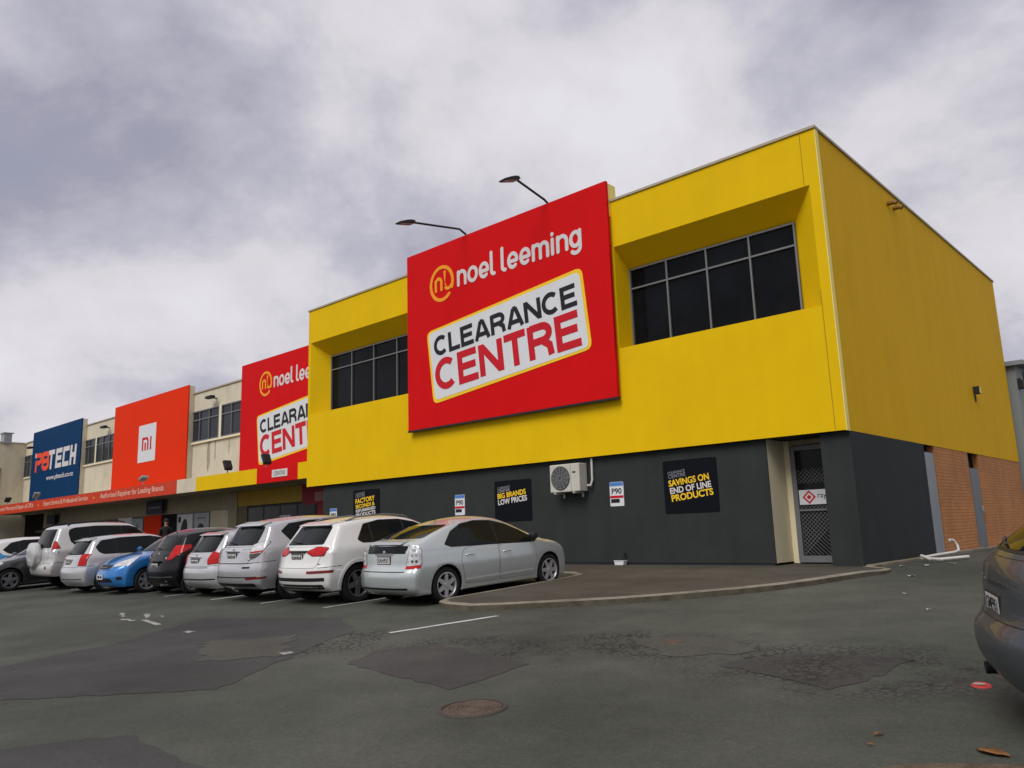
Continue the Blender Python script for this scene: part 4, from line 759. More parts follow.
class Car:
    def __init__(c, name, label, cat, x, yr, outline, half, belt, axles, tyre, heading=0.0, group='cars parked in the bays', paint_='p_silver', roofk=.70, rearC=.19, frontC=.30, rim='alloy', spokes=6, wheelw=.2, zb=.2, arch=.045, mid=.62):
        c.L = max(q[0] for q in outline); c.half = half; c.belt = belt; c.axles = axles; c.tyre = tyre; c.Hh = max(q[1] for q in outline); c.zb = zb; c.paint = paint_
        cy = sum(axles) / 2; c.cy = cy
        tz = np.linspace(0, c.Hh + .1, 200); wz = np.interp(tz, [zb, zb + .12, mid - .12, mid + .05, belt - .02, belt + .02, c.Hh - .02, c.Hh + .1], [.93, .965, .992, 1.0, .968, .945, roofk, roofk - .04])
        k = np.exp(-np.linspace(-2, 2, 13) ** 2); k /= k.sum(); wz = np.convolve(np.pad(wz, 6, mode='edge'), k, 'valid'); c.tz, c.wz = tz, wz
        up = resample(catmull(outline), .045); y0, z0 = up[0]; y1, z1 = up[-1]; ra = tyre + arch
        # underside from the nose back to the tail, with the wheel arches cut in
        low = []; def_ = []
        def arcpts(ya): 
            a0 = math.asin(max(-1, min(1, (zb - tyre) / ra))); return [(ya + ra * math.cos(a), tyre + ra * math.sin(a)) for a in np.linspace(a0, PI - a0, 22)]
        yf, yrr = axles[1], axles[0]; hx = ra * math.cos(math.asin((zb - tyre) / ra))
        def seg(a, b, z): return [(q, z) for q in np.linspace(a, b, max(2, int(abs(a - b) / .08)) + 1)]
        low += seg(y1, yf + hx, zb)[1:-1] if y1 - .12 > yf + hx else []
        n_up = len(up); kinds = [0] * n_up
        kinds += [1] * len(low); A = arcpts(yf); low += A; kinds += [2] * len(A); s_ = seg(yf - hx, yrr + hx, zb)[1:-1]; low += s_; kinds += [1] * len(s_); A = arcpts(yrr); low += A; kinds += [2] * len(A)
        s_ = seg(yrr - hx, y0, zb)[1:-1] if yrr - hx > y0 + .12 else []; low += s_; kinds += [1] * len(s_)
        Op = np.array(list(map(tuple, up)) + low); kinds = np.array(kinds); n = len(Op)
        T_ = np.roll(Op, -1, 0) - np.roll(Op, 1, 0); T_ /= np.linalg.norm(T_, axis=1)[:, None] + 1e-9; Nn = np.stack([-T_[:, 1], T_[:, 0]], 1)   # travelling tail-up-over-nose: outward normal is left-hand
        ar = sum(Op[i][0] * Op[(i + 1) % n][1] - Op[(i + 1) % n][0] * Op[i][1] for i in range(n))
        Nn = Nn if ar < 0 else -Nn
        c.rearC, c.frontC = rearC, frontC
        def sh(Pt, Nv, kd, s):
            q = Pt.copy(); a_ = abs(s) ** 3.2; yq = Pt[:, 0]
            q[:, 0] += rearC * a_ * np.clip(1 - yq / .62, 0, 1.2) ** 1.5 - frontC * a_ * np.clip(1 - (c.L - yq) / .62, 0, 1.2) ** 1.5
            gl = (kd == 0) & (Pt[:, 1] > belt); q[:, 0] -= np.where(gl, np.where(Nv[:, 0] > 0, .16, .05) * Nv[:, 0] * s * s, 0)
            q[:, 1] -= np.where((kd == 0) & (Nv[:, 1] > 0), Nv[:, 1] * .045 * s * s * np.clip((Pt[:, 1] - .6) / .4, 0, 1), 0); return q
        rad = np.where(kinds == 0, np.interp(Op[:, 1], [zb, zb + .2, .55, belt, c.Hh], [.03, .06, .085, .075, .075]), np.where(kinds == 2, .012, .03)).astype(float)
        for _ in range(3): rad = (np.roll(rad, 1) + rad + np.roll(rad, -1)) / 3
        O1 = sh(Op, Nn, kinds, 1.0); T1 = np.roll(O1, -1, 0) - np.roll(O1, 1, 0); T1 /= np.linalg.norm(T1, axis=1)[:, None] + 1e-9; N1 = np.stack([-T1[:, 1], T1[:, 0]], 1); N1 = N1 if ar < 0 else -N1
        rings = []
        for s in (0, .2, .4, .58, .74, .87, .96):
            q = sh(Op, Nn, kinds, s); wv = np.array([c.w(*p) for p in O1]) - rad; rings.append((q, wv * s))
        q = O1; wv = np.array([c.w(*p) for p in O1]); rings.append((O1, wv - rad))
        for a in (22, 45, 67, 90):
            qq = O1 - N1 * (rad * (1 - math.cos(R(a))))[:, None]; ww = np.array([c.w(*p) for p in qq]); rings.append((qq, ww - rad * (1 - math.sin(R(a)))))
        v = []; f = []; fm = []
        allr = [(q, -x_) for q, x_ in rings[:0:-1]] + rings; nr = len(allr)
        for q, x_ in allr: v += [(x_[i], q[i][0], q[i][1]) for i in range(n)]
        for r_ in range(nr - 1):
            for i in range(n):
                j = (i + 1) % n; f.append((r_ * n + i, r_ * n + j, (r_ + 1) * n + j, (r_ + 1) * n + i)); fm.append(1 if (kinds[i] and kinds[j] and 3 < r_ < nr - 5) else 0)
        # side skins
        loop = rings[-1][0]; lp = [Vector(q) for q in loop]; gpts = []
        for yy in np.arange(0, c.L, .075):
            for zz in np.arange(zb, c.Hh, .06):
                if inside((yy, zz), loop) and np.min(np.linalg.norm(loop - np.array([yy, zz]), axis=1)) > .03: gpts.append(Vector((yy, zz)))
        res = delaunay_2d_cdt(lp + gpts, [(i, (i + 1) % n) for i in range(n)], [], 1, 1e-6)
        for sg in (1, -1):
            b0 = len(v); v += [(sg * c.w(p.x, p.y), p.x, p.y) for p in res[0]]
            for t_ in res[2]: f.append(tuple(i + b0 for i in t_)); fm.append(0)
        bm = bmesh.new(); bv = [bm.verts.new((a, b - cy, d)) for a, b, d in v]
        for t_, mi_ in zip(f, fm):
            try: fc = bm.faces.new([bv[i] for i in t_]); fc.material_index = mi_; fc.smooth = True
            except ValueError: pass
        bmesh.ops.remove_doubles(bm, verts=bm.verts, dist=2e-4); bmesh.ops.dissolve_degenerate(bm, dist=1e-5, edges=bm.edges); bmesh.ops.recalc_face_normals(bm, faces=bm.faces)
        me = bpy.data.meshes.new('body'); bm.to_mesh(me); c.bvh = BVHTree.FromBMesh(bm); bm.free()
        me.materials.append(M[paint_]); me.materials.append(M['under']); me.set_sharp_from_angle(angle=R(38))
        # the vehicle itself, standing on the slope: (x, yr) is where its tail (or nose) is
        T = bpy.data.objects.new(name, None); COL.objects.link(T); tag(T, label, cat, group); OFF[T.name] = Vector((0, 0, 0)); c.T = T
        hv = Vector((-math.sin(heading), math.cos(heading))); cxy = Vector((x, yr)) + hv * cy if abs(heading) < 1.6 else Vector((x, yr)) - hv * (c.L - cy)
        T.matrix_world = Matrix.Translation((cxy.x, cxy.y, gz(cxy.y))) @ Matrix.Rotation(math.atan(SL), 4, 'X') @ Matrix.Rotation(heading, 4, 'Z')
        b = bpy.data.objects.new('body', me); COL.objects.link(b); b.parent = T; OFF[b.name] = Vector((0, 0, 0)); c.body = b
        c.wheels(rim, spokes, wheelw)
    def w(c, y, z):
        w_ = c.half * np.interp(z, c.tz, c.wz); q = max(0, (.9 - y) / .9); w_ *= 1 - .055 * q * q
        q = max(0, (y - (c.L - 1.25)) / 1.25); return float(w_ * (1 - .13 * q * q))
    def part(c, name, mb, mt, parent=None, smooth=40, bevel=0.0): return mb.build(name, mt, parent or c.T, smooth=smooth, bevel=bevel)
    def wheels(c, rim, spokes, ww):
        t = c.tyre; rr = t * .70; tm = MB(); h = ww / 2
        tm.lathe([(rr - .02, -h + .01), (rr + .01, -h), (t - .03, -h), (t - .006, -h + .025), (t, -h * .5), (t, h * .5), (t - .006, h - .025), (t - .03, h), (rr + .01, h), (rr - .005, h - .012), (rr - .02, h - .05)], (0, 0, 0), (1, 0, 0), 40, caps=False)
        rm = MB(); rm.lathe([(rr + .004, h - .004), (rr - .012, h - .002), (rr - .03, h - .03), (rr - .035, -h + .02)], (0, 0, 0), (1, 0, 0), 40, caps=False)
        for k in range(spokes):
            a = 2 * PI * k / spokes + .3; U = Vector((0, math.cos(a), math.sin(a))); V = Vector((0, -math.sin(a), math.cos(a)))
            w0, w1 = (.058, .038) if spokes <= 5 else ((.045, .030) if spokes < 9 else (.022, .016))
            rm.prism([(.03, -w0), (rr - .015, -w1), (rr - .015, w1), (.03, w0)], Vector((h - .05, 0, 0)), U, V, Vector((.035 + .0006 * k, 0, 0)))
        rm.lathe([(.0005, h - .004), (.05, h - .006), (.06, h - .03), (.06, h - .06)], (0, 0, 0), (1, 0, 0), 20)
        dk = MB(); dk.lathe([(.0005, h - .075), (rr - .03, h - .075)], (0, 0, 0), (1, 0, 0), 32)
        w0 = tm.build('wheel', 'rubber', c.T, smooth=40); r0 = rm.build('rim', rim, w0, smooth=40); d0 = dk.build('brake_disc', 'trim', w0)
        first = True
        for ya in c.axles:
            for sg in (1, -1):
                if first: W_, R_, D_ = w0, r0, d0; first = False
                else:
                    W_ = w0.copy(); R_ = r0.copy(); D_ = d0.copy()
                    for q in (W_, R_, D_): COL.objects.link(q)
                    W_.parent = c.T; R_.parent = W_; D_.parent = W_
                W_.location = (sg * (c.half - ww / 2 - .028), ya - c.cy, c.tyre); W_.rotation_euler = (random.uniform(0, 6), 0, 0 if sg > 0 else PI)
    # --- patches projected on the body.  view: angle of the viewer round the car, 0 = right side, 90 = tail, -90 = nose, 45 = right rear corner
    def patch(c, name, poly, mt, view=0, off=.004, rnd=.02, parent=None, step=.05, sink=True, mirror=True, zray=None, objs=True):
        a = R(view); Vw = Vector((math.cos(a), -math.sin(a), 0)); U = Vector((math.sin(a), math.cos(a), 0))
        poly = [(q[0], q[1]) for q in poly]
        if rnd: poly = rounded(poly, rnd, 4)
        pts = []
        for i in range(len(poly)):
            p0 = np.array(poly[i]); p1 = np.array(poly[(i + 1) % len(poly)]); d = np.linalg.norm(p1 - p0); k = max(1, int(d / step))
            pts += [p0 + (p1 - p0) * j / k for j in range(k)]
        pts = [q for i, q in enumerate(pts) if np.linalg.norm(q - pts[i - 1]) > 1e-4]
        nb = len(pts); P = np.array(pts); mn, mx_ = P.min(0), P.max(0); g = []
        for uu in np.arange(mn[0] + step / 2, mx_[0], step):
            for zz in np.arange(mn[1] + step / 2, mx_[1], step):
                if inside((uu, zz), pts) and np.min(np.linalg.norm(P - np.array([uu, zz]), axis=1)) > step * .35: g.append((uu, zz))
        res = delaunay_2d_cdt([Vector(q) for q in pts + g], [(i, (i + 1) % nb) for i in range(nb)], [], 1, 1e-7)
        vs = []; ok = True
        hits = []
        for p in res[0]:
            o_ = U * p.x + Vector((0, 0, p.y)) + Vw * 5; h = c.bvh.ray_cast(o_, -Vw); hits.append((h[0], h[1]) if h[0] is not None else (None, None))
        good = [h[0] for h in hits if h[0] is not None]
        if not good: return None
        for i, p in enumerate(res[0]):
            if hits[i][0] is None:
                o_ = U * p.x + Vector((0, 0, p.y)); b = min(good, key=lambda q: (q - Vw * q.dot(Vw) - o_).length); hits[i] = (b, Vw)
        tri = [tuple(t_) for t_ in res[2]]
        cnt = {}
        for t_ in tri:
            for k in range(3): e_ = (t_[k], t_[(k + 1) % 3]); cnt[e_] = cnt.get(e_, 0) + 1
        bnd = [e_ for e_ in cnt if (e_[1], e_[0]) not in cnt]
        mb = MB(); n = len(hits)
        for side in ((1, -1) if (mirror and abs(view) not in (90,)) else (1,)):
            top = [h + nn_ * off for h, nn_ in hits]; bot = [h - nn_ * .006 for h, nn_ in hits]
            vs = [(side * q.x, q.y, q.z) for q in top] + [(side * q.x, q.y, q.z) for q in bot]; fs = tri + [(a_, a_ + n, b_ + n, b_) for a_, b_ in bnd]
            if objs and side == -1: mb2 = MB(); mb2.add(vs, fs); o2 = mb2.build(name, mt, parent if side == 1 else (c._mirror_parent if parent else c.T), smooth=30); c.last_m = o2
            else: mb.add(vs, fs); o1 = mb.build(name, mt, parent or c.T, smooth=30); c.last_m = o1; mb = MB()
        return o1
    def Y(c, pts): return [(y - c.cy, z) for y, z in pts]           # side patches are given with y from the tail
    def rc(c, pts, view=45):
        """corner patch points: ('r', x, z) on the tail face, ('s', y, z) along the flank"""
        a = R(view); o_ = []
        for k, q, z in pts:
            if k == 'r': x_ = q; h = c.bvh.ray_cast(Vector((x_, -5, z)), Vector((0, 1, 0))); p = h[0] if h[0] else Vector((x_, -c.cy, z))
            elif k == 'f': x_ = q; h = c.bvh.ray_cast(Vector((x_, 5, z)), Vector((0, -1, 0))); p = h[0] if h[0] else Vector((x_, c.L - c.cy, z))
            else: h = c.bvh.ray_cast(Vector((5, q - c.cy, z)), Vector((-1, 0, 0))); p = h[0] if h[0] else Vector((c.half, q - c.cy, z))
            o_.append((p.x * math.sin(a) + p.y * math.cos(a), z))
        return o_
def clipx(poly, a, b):
    def half(P, x, keep):
        o_ = []
        for i in range(len(P)):
            p, q = P[i], P[(i + 1) % len(P)]; ip = (p[0] - x) * keep >= 0; iq = (q[0] - x) * keep >= 0
            if ip: o_.append(p)
            if ip != iq: t_ = (x - p[0]) / (q[0] - p[0]); o_.append((x, p[1] + t_ * (q[1] - p[1])))
        return o_
    return half(half(poly, a, 1), b, -1)
def shrink(poly, d):
    n = len(poly); ar = sum(poly[i][0] * poly[(i + 1) % n][1] - poly[(i + 1) % n][0] * poly[i][1] for i in range(n)); sg = 1 if ar > 0 else -1; o_ = []
    for i in range(n):
        p0, p1, p2 = (np.array(poly[(i + k) % n], float) for k in (-1, 0, 1)); a = (p1 - p0) / (np.linalg.norm(p1 - p0) + 1e-9); b = (p2 - p1) / (np.linalg.norm(p2 - p1) + 1e-9)
        na = np.array([-a[1], a[0]]) * sg; nb = np.array([-b[1], b[0]]) * sg; m_ = na + nb; m_ = m_ / (m_ @ m_ + 1e-9) * 2
        if np.linalg.norm(m_) > 2.2: m_ = m_ / np.linalg.norm(m_) * 2.2
        o_.append(tuple(p1 + m_ * d))
    return o_
def dress(c, glass, splits, doors, rear=None, rear_w=None, plate=None, handles=(), mirror=None, tail=None, tail_m='tailred', screen=None, trimline=None, plate_text=None, wiper=True, badge=None, gate=.70, mirror_m=None, flare=False):
    """windows, doors, lamps, plate and fittings shared by every car"""
    for a, b, poly in doors:                                   # a dark shut-line under each door skin
        c.patch('door_seam', c.Y(poly), 'trim', 0, .0012, .03); o1 = c.patch('door', c.Y(shrink(poly, .006)), c.paint, 0, .0032, .03)
    c.patch('window_surround', c.Y(glass), 'trim', 0, .0035, .03)
    ed = [-9] + list(splits) + [99]
    for i in range(len(ed) - 1):
        pl = clipx(shrink(glass, .014), ed[i] + (.025 if i else 0), ed[i + 1] - (.025 if i < len(ed) - 2 else 0))
        if len(pl) > 2: c.patch('side_window', c.Y(pl), 'carglass', 0, .006, .018)
    for (y, z) in handles:
        for sg in (1, -1):
            h = c.bvh.ray_cast(Vector((5 * sg, y - c.cy, z)), Vector((-sg, 0, 0)))[0]; x = abs(h.x); q = MB(); q.tube([(sg * (x - .01), y - c.cy - .10, z), (sg * (x + .025), y - c.cy - .085, z + .004), (sg * (x + .032), y - c.cy, z + .006), (sg * (x + .025), y - c.cy + .085, z + .004), (sg * (x - .01), y - c.cy + .10, z)], .014, 8)
            c.part('door_handle', q, c.paint)
    if mirror:
        y, z = mirror
        for sg in (1, -1):
            h = c.bvh.ray_cast(Vector((5 * sg, y - c.cy, z)), Vector((-sg, 0, 0)))[0]; x = abs(h.x) if h else c.half * .85; q = MB(); yy = y - c.cy
            q.lathe([(.001, -.10), (.055, -.092), (.072, -.04), (.075, .04), (.055, .092), (.001, .10)], (sg * (x + .13), yy, z + .09), (sg * .95, -.12, .05), 14); o = c.part('wing_mirror', q, mirror_m or c.paint); c.part('mirror_stalk', MB().tube([(sg * (x - .02), yy + .02, z), (sg * (x + .10), yy, z + .04)], .022, 8), 'trim', o)
    if gate:
        ya = c.axles[0] - (c.tyre + .06) * .93; c.patch('bumper_seam', c.rc([('r', .64, gate), ('r', .64, gate + .009), ('s', ya, gate + .03), ('s', ya, gate + .02)]), 'trim', 45, .0028, 0, step=.04)
    if flare:
        for ya in c.axles:
            ro, ri = c.tyre + .105, c.tyre + .052; ang = np.linspace(-8, 188, 22); c.patch('wheel_arch_flare', c.Y([(ya + ro * math.cos(R(q)), c.tyre + ro * math.sin(R(q))) for q in ang] + [(ya + ri * math.cos(R(q)), c.tyre + ri * math.sin(R(q))) for q in ang[::-1]]), c.paint, 0, .014, 0, step=.04)
    if rear and gate:
        zt = min(z for x, z in rear) - .03; zg = gate; pl = [(-.60, zg), (.60, zg), (.66, zg + (zt - zg) * .5), (.63, zt), (-.63, zt), (-.66, zg + (zt - zg) * .5)]
        c.patch('tailgate_seam', pl, 'trim', 90, .0012, .05); c.patch('tailgate', shrink(pl, .006), c.paint, 90, .0030, .05)
    if rear:
        c.patch('rear_window_surround', rear, 'trim', 90, .0035, .04); c.patch('rear_window', shrink(rear, .018), 'carglass', 90, .006, .03)
        if wiper:
            z0 = min(z for x, z in rear) + .035; q = MB()
            pts = [Vector((-.02, 0, z0)), Vector((-.2, 0, z0 + .012)), Vector((-.4, 0, z0 + .03))]; P = []
            for p in pts:
                h = c.bvh.ray_cast(Vector((p.x, -5, p.z)), Vector((0, 1, 0)))[0]
                if h: P.append(h + Vector((0, -.022, .005)))
            if len(P) > 1: q.tube(P, .009, 6); c.part('rear_wiper', q, 'trim')
    if screen: c.patch('windscreen_surround', screen, 'trim', -90, .0035, .05); c.patch('windscreen', shrink(screen, .02), 'carglass', -90, .006, .04)
    if tail:
        tp = c.rc(tail); c.patch('lamp_surround', shrink(tp, -.010), 'trim', 45, .005, .03, step=.035); c.patch('tail_light', tp, tail_m, 45, .011, .03, step=.035)
    if plate:
        z, back = plate; h = c.bvh.ray_cast(Vector((0, -5, z)), Vector((0, 1, 0)))[0]; y = h.y - .006; q = MB().box(-.2, .2, y, y + .02, z - .075, z + .075); o = c.part('plate_frame', q, 'trim', bevel=.006); o2 = c.part('number_plate', MB().box(-.178, .178, y - .004, y + .01, z - .058, z + .058), 'platewhite', o)
        q = MB()
        if plate_text: add_text(q, plate_text, (-.155, y - .004, z - .04), (.31, 0, 0), (0, 0, .08), FN, .002, .01)
        else:
            for k in range(6): q.box(-.15 + k * .052, -.115 + k * .052, y - .006, y - .004, z - .035, z + .035 - .012 * (k % 3 == 1))
        b_ = q.build('plate_characters', 'black', o)
        if back: c.part('plate_lamp_strip', MB().box(-.26, .26, y - .004, y + .05, z + .095, z + .12), back, bevel=.008)
    if badge:
        h = c.bvh.ray_cast(Vector((0, -5, badge)), Vector((0, 1, 0)))[0]; c.part('badge', MB().lathe([(.0005, .004), (.03, .004), (.042, 0), (.042, -.01)], h + Vector((0, -.004, 0)), FN, 20), 'chrome')
def band(x, z0, z1, x0=None): return [(-x, z0), (x, z0), (x, z1), (-x, z1)] if x0 is None else [(x0, z0), (x, z0), (x, z1), (x0, z1)]
def twobox_rear(zlo, wlo, zhi, whi): return [(-wlo, zlo), (wlo, zlo), (whi, zhi), (-whi, zhi)]

# silver-blue liftback, nearest
c = Car('parked_car', 'silver-blue liftback with clear tail lights and split rear glass, beside the kerbed island', 'car', -11.56, 9.02,
  [(.12,.24),(.03,.30),(.0,.42),(.0,.56),(.05,.64),(.10,.68),(.115,.80),(.13,.93),(.15,1.05),(.20,1.10),(.45,1.17),(.85,1.30),(1.25,1.41),(1.65,1.475),(2.0,1.49),(2.35,1.455),(2.75,1.32),(3.15,1.13),(3.5,.985),(3.85,.89),(4.15,.78),(4.33,.66),(4.42,.52),(4.43,.38),(4.34,.25)],
  .8625, .96, (.86, 3.56), .315, paint_='p_silverblue', spokes=6, zb=.19, roofk=.68, rearC=.14, heading=R(-2.5))
G1 = [(.86,1.02),(1.0,.965),(2.0,.935),(3.18,.905),(3.22,.945),(2.85,1.15),(2.5,1.30),(2.15,1.385),(1.75,1.405),(1.4,1.365),(1.1,1.245)]
dress(c, G1, (1.30, 2.17), [(0,0,[(1.30,.30),(2.15,.28),(2.15,.94),(1.45,.95),(1.28,.90),(1.20,.72),(1.24,.55)]),(0,0,[(2.17,.28),(3.12,.28),(3.18,.60),(3.14,.90),(2.17,.935)])],
  plate=(.80,'chrome'), handles=((1.42,.80),(2.36,.785)), mirror=(3.0,.93), tail=[('r',.60,.70),('r',.62,1.02),('s',.24,1.06),('s',.34,.98),('s',.30,.72)], tail_m='lens', plate_text='EAH957', badge=.93, wiper=False, mirror_m='trim', gate=None)
c.patch('tail_light_base', c.rc([('r',.59,.655),('r',.60,.70),('s',.30,.72),('s',.28,.66)]), 'tailred', 45, .009, .015, step=.03)
c.patch('rear_window', [(-.56,.915),(.56,.915),(.575,1.045),(-.575,1.045)], 'carglass', 90, .007, .02); c.patch('rear_window', [(-.60,1.155),(.60,1.155),(.52,1.36),(-.52,1.36)], 'carglass', 90, .005, .05)
c.part('spoiler', MB().prism([(.135,1.075),(.16,1.07),(.34,1.12),(.34,1.142),(.20,1.115)], (-.46, -c.cy, 0), (0,1,0), (0,0,1), (.92,0,0)), c.paint, bevel=.01)
c.patch('tailgate_seam', [(-.60,.60),(.60,.60),(.615,.615),(-.615,.615)], 'trim', 90, .003, .004); c.patch('side_moulding', c.Y([(1.30,.335),(3.10,.345),(3.10,.385),(1.30,.375)]), c.paint, 0, .014, .012)
c.patch('bumper_lip', band(.66,.30,.335), 'trim', 90, .003, .01); c.part('aerial', MB().tube([(0,1.35-c.cy,1.43),(0,1.25-c.cy,1.50)], .007, 6), 'trim')
for zz in (.78, .88, .97):
    for k, (yy) in enumerate((0, 1)):
        u = c.rc([('r', .66, zz), ('s', .27, zz)]); uu = u[0][0] + (u[1][0] - u[0][0]) * (.30 + .42 * k); c.patch('lamp_insert', arc(uu, zz, .022, .026, 0, 340, 14), 'steel' if zz > .8 else 'acgrille', 45, .014, 0, step=.02)

# white compact SUV
c = Car('parked_car', 'white compact SUV with red wedge tail lights joined by a dark strip, beside the liftback', 'car', -13.60, 8.55,
  [(.14,.30),(.05,.36),(.01,.46),(.0,.60),(.02,.70),(.06,.76),(.10,.86),(.13,.98),(.19,1.09),(.31,1.22),(.46,1.38),(.52,1.45),(.56,1.50),(.75,1.55),(1.2,1.60),(1.8,1.61),(2.3,1.57),(2.7,1.44),(3.1,1.22),(3.4,1.09),(3.75,1.02),(4.05,.93),(4.26,.80),(4.36,.65),(4.38,.48),(4.30,.30)],
  .915, 1.05, (.88, 3.48), .355, paint_='p_white', spokes=5, rim='alloydk', zb=.26, roofk=.70, wheelw=.235)
dress(c, [(.92,1.17),(1.02,1.10),(2.0,1.06),(3.12,1.03),(3.16,1.07),(2.8,1.28),(2.45,1.43),(2.05,1.51),(1.55,1.52),(1.15,1.46)], (1.28, 2.12),
  [(0,0,[(1.33,.38),(2.10,.36),(2.10,1.06),(1.38,1.09),(1.28,.98),(1.24,.80),(1.26,.60)]),(0,0,[(2.13,.36),(3.05,.36),(3.10,.7),(3.06,1.02),(2.13,1.055)])],
  rear=twobox_rear(1.12,.60,1.455,.54), plate=(.885,'trim'), handles=((1.48,.95),(2.3,.93)), mirror=(2.95,1.04), tail=[('r',.29,.985),('r',.32,1.01),('s',.24,1.08),('s',.32,1.06),('s',.22,.92),('r',.46,.92)], tail_m='tailred', plate_text=None, flare=True)
c.patch('tailgate_strip', band(.30,.985,1.02), 'trim', 90, .004, .01); c.patch('bumper_reflector', c.rc([('r',.42,.60),('r',.42,.65),('s',.32,.66),('s',.30,.61)]), 'taildkred', 45, .005, .01, step=.03)
c.patch('bumper_grille', band(.78,.46,.525), 'trim', 90, .004, .02); c.patch('tailgate_seam', band(.68,.765,.778), 'trim', 90, .003, .004); c.patch('rear_valance', band(.74,.31,.40), 'trim', 90, .004, .03)
for sg in (1,-1): c.part('roof_rail', MB().tube([(sg*.55,.85-c.cy,1.53),(sg*.56,1.1-c.cy,1.60),(sg*.56,1.8-c.cy,1.62),(sg*.55,2.3-c.cy,1.57),(sg*.55,2.4-c.cy,1.52)], .018, 8), 'alu')
c.part('roof_spoiler', MB().prism([(0.5,1.465),(0.470,1.480),(0.560,1.512),(0.72,1.548),(0.72,1.510)], (-0.5,-c.cy,0), (0,1,0), (0,0,1), (1.0,0,0)), c.paint, bevel=.012)

# silver crossover SUV
c = Car('parked_car', 'silver crossover SUV with large clear tail lights, left of the white compact SUV', 'car', -15.70, 8.35,
  [(.16,.32),(.06,.38),(.01,.50),(.0,.64),(.02,.74),(.05,.80),(.08,.90),(.12,1.04),(.20,1.15),(.33,1.29),(.45,1.44),(.50,1.52),(.56,1.57),(.8,1.63),(1.3,1.68),(2.0,1.69),(2.5,1.64),(2.95,1.48),(3.35,1.26),(3.6,1.14),(4.0,1.06),(4.4,.94),(4.62,.78),(4.71,.60),(4.70,.42),(4.6,.30)],
  .9225, 1.10, (.98, 3.70), .365, paint_='p_silver', spokes=5, zb=.27, roofk=.70, wheelw=.235)
dress(c, [(.78,1.40),(.95,1.20),(1.05,1.14),(2.1,1.11),(3.35,1.08),(3.40,1.12),(3.0,1.34),(2.6,1.50),(2.1,1.59),(1.5,1.595),(1.0,1.55)], (1.42, 2.28),
  [(0,0,[(1.45,.40),(2.26,.38),(2.26,1.11),(1.48,1.13),(1.40,1.0),(1.36,.80),(1.38,.6)]),(0,0,[(2.29,.38),(3.25,.38),(3.30,.75),(3.28,1.07),(2.29,1.105)])],
  rear=twobox_rear(1.15,.62,1.515,.56), plate=(.93,'chrome'), handles=((1.62,1.0),(2.5,.985)), mirror=(3.15,1.08), tail=[('r',.58,.86),('r',.56,1.16),('s',.42,1.22),('s',.50,1.20),('s',.26,.98),('s',.16,.88)], tail_m='lens', badge=1.06, gate=.80)
c.patch('lamp_insert', c.rc([('r',.61,.885),('r',.60,.98),('s',.27,1.0),('s',.20,.90)]), 'acgrille', 45, .013, .02, step=.03); c.patch('lamp_insert', c.rc([('r',.61,.99),('r',.60,1.02),('s',.31,1.045),('s',.28,1.01)]), 'tailred', 45, .0135, .01, step=.03)
c.patch('tailgate_seam', [(-.70,.80),(-.62,.79),(.62,.79),(.70,.80),(.70,.812),(.62,.804),(-.62,.804),(-.70,.812)], 'trim', 90, .003, .002); c.patch('bumper_lip', band(.80,.515,.535), 'trim', 90, .003, .005)
c.patch('bumper_reflector', c.rc([('r',.56,.475),('r',.56,.515),('s',.36,.53),('s',.34,.49)]), 'taildkred', 45, .005, .01, step=.03); c.patch('rear_valance', band(.74,.33,.40), 'trim', 90, .004, .03)
c.patch('model_badge', band(.66,.70,.735,.48), 'blackmetal', 90, .005, .008)
c.part('roof_spoiler', MB().prism([(0.46,1.525),(0.430,1.540),(0.520,1.572),(0.74,1.628),(0.74,1.590)], (-0.5,-c.cy,0), (0,1,0), (0,0,1), (1.0,0,0)), c.paint, bevel=.012)

# small silver hatchback
HATCH = [(.10,.27),(.03,.34),(.0,.46),(.0,.60),(.04,.68),(.08,.76),(.11,.88),(.17,.99),(.30,1.15),(.44,1.32),(.50,1.39),(.62,1.43),(1.0,1.47),(1.6,1.475),(2.0,1.44),(2.4,1.29),(2.8,1.09),(3.1,.97),(3.5,.89),(3.85,.78),(4.05,.65),(4.13,.50),(4.12,.36),(4.04,.26)]
GH = [(.62,1.13),(.75,1.02),(.85,.985),(1.7,.965),(2.88,.93),(2.92,.96),(2.55,1.16),(2.2,1.31),(1.8,1.385),(1.2,1.395),(.85,1.33)]
DH = [(0,0,[(1.12,.32),(1.88,.30),(1.88,.965),(1.12,.98),(1.02,.85),(1.0,.68),(1.04,.5)]),(0,0,[(1.91,.30),(2.78,.30),(2.84,.6),(2.80,.925),(1.91,.96)])]
c = Car('parked_car', 'small silver hatchback with tall round-edged red tail lights, left of the silver crossover', 'car', -17.90, 8.62, HATCH, .8475, .97, (.72, 3.32), .30, paint_='p_silver2', spokes=7, roofk=.70)
dress(c, GH, (1.08, 1.89), DH, rear=twobox_rear(1.0,.58,1.375,.53), plate=(.79,'chrome'), handles=((1.18,.86),(2.05,.845)), mirror=(2.7,.93), tail=[('r',.53,.74),('r',.50,.84),('r',.54,1.02),('s',.26,1.035),('s',.32,.96),('s',.26,.76)], badge=.93)
c.patch('bumper_lip', band(.74,.40,.43), 'trim', 90, .003, .006); c.patch('tailgate_seam', band(.56,.665,.677), 'trim', 90, .003, .003)
c.part('roof_spoiler', MB().prism([(0.46,1.360),(0.430,1.375),(0.520,1.407),(0.66,1.438),(0.66,1.400)], (-0.5,-c.cy,0), (0,1,0), (0,0,1), (1.0,0,0)), c.paint, bevel=.012)

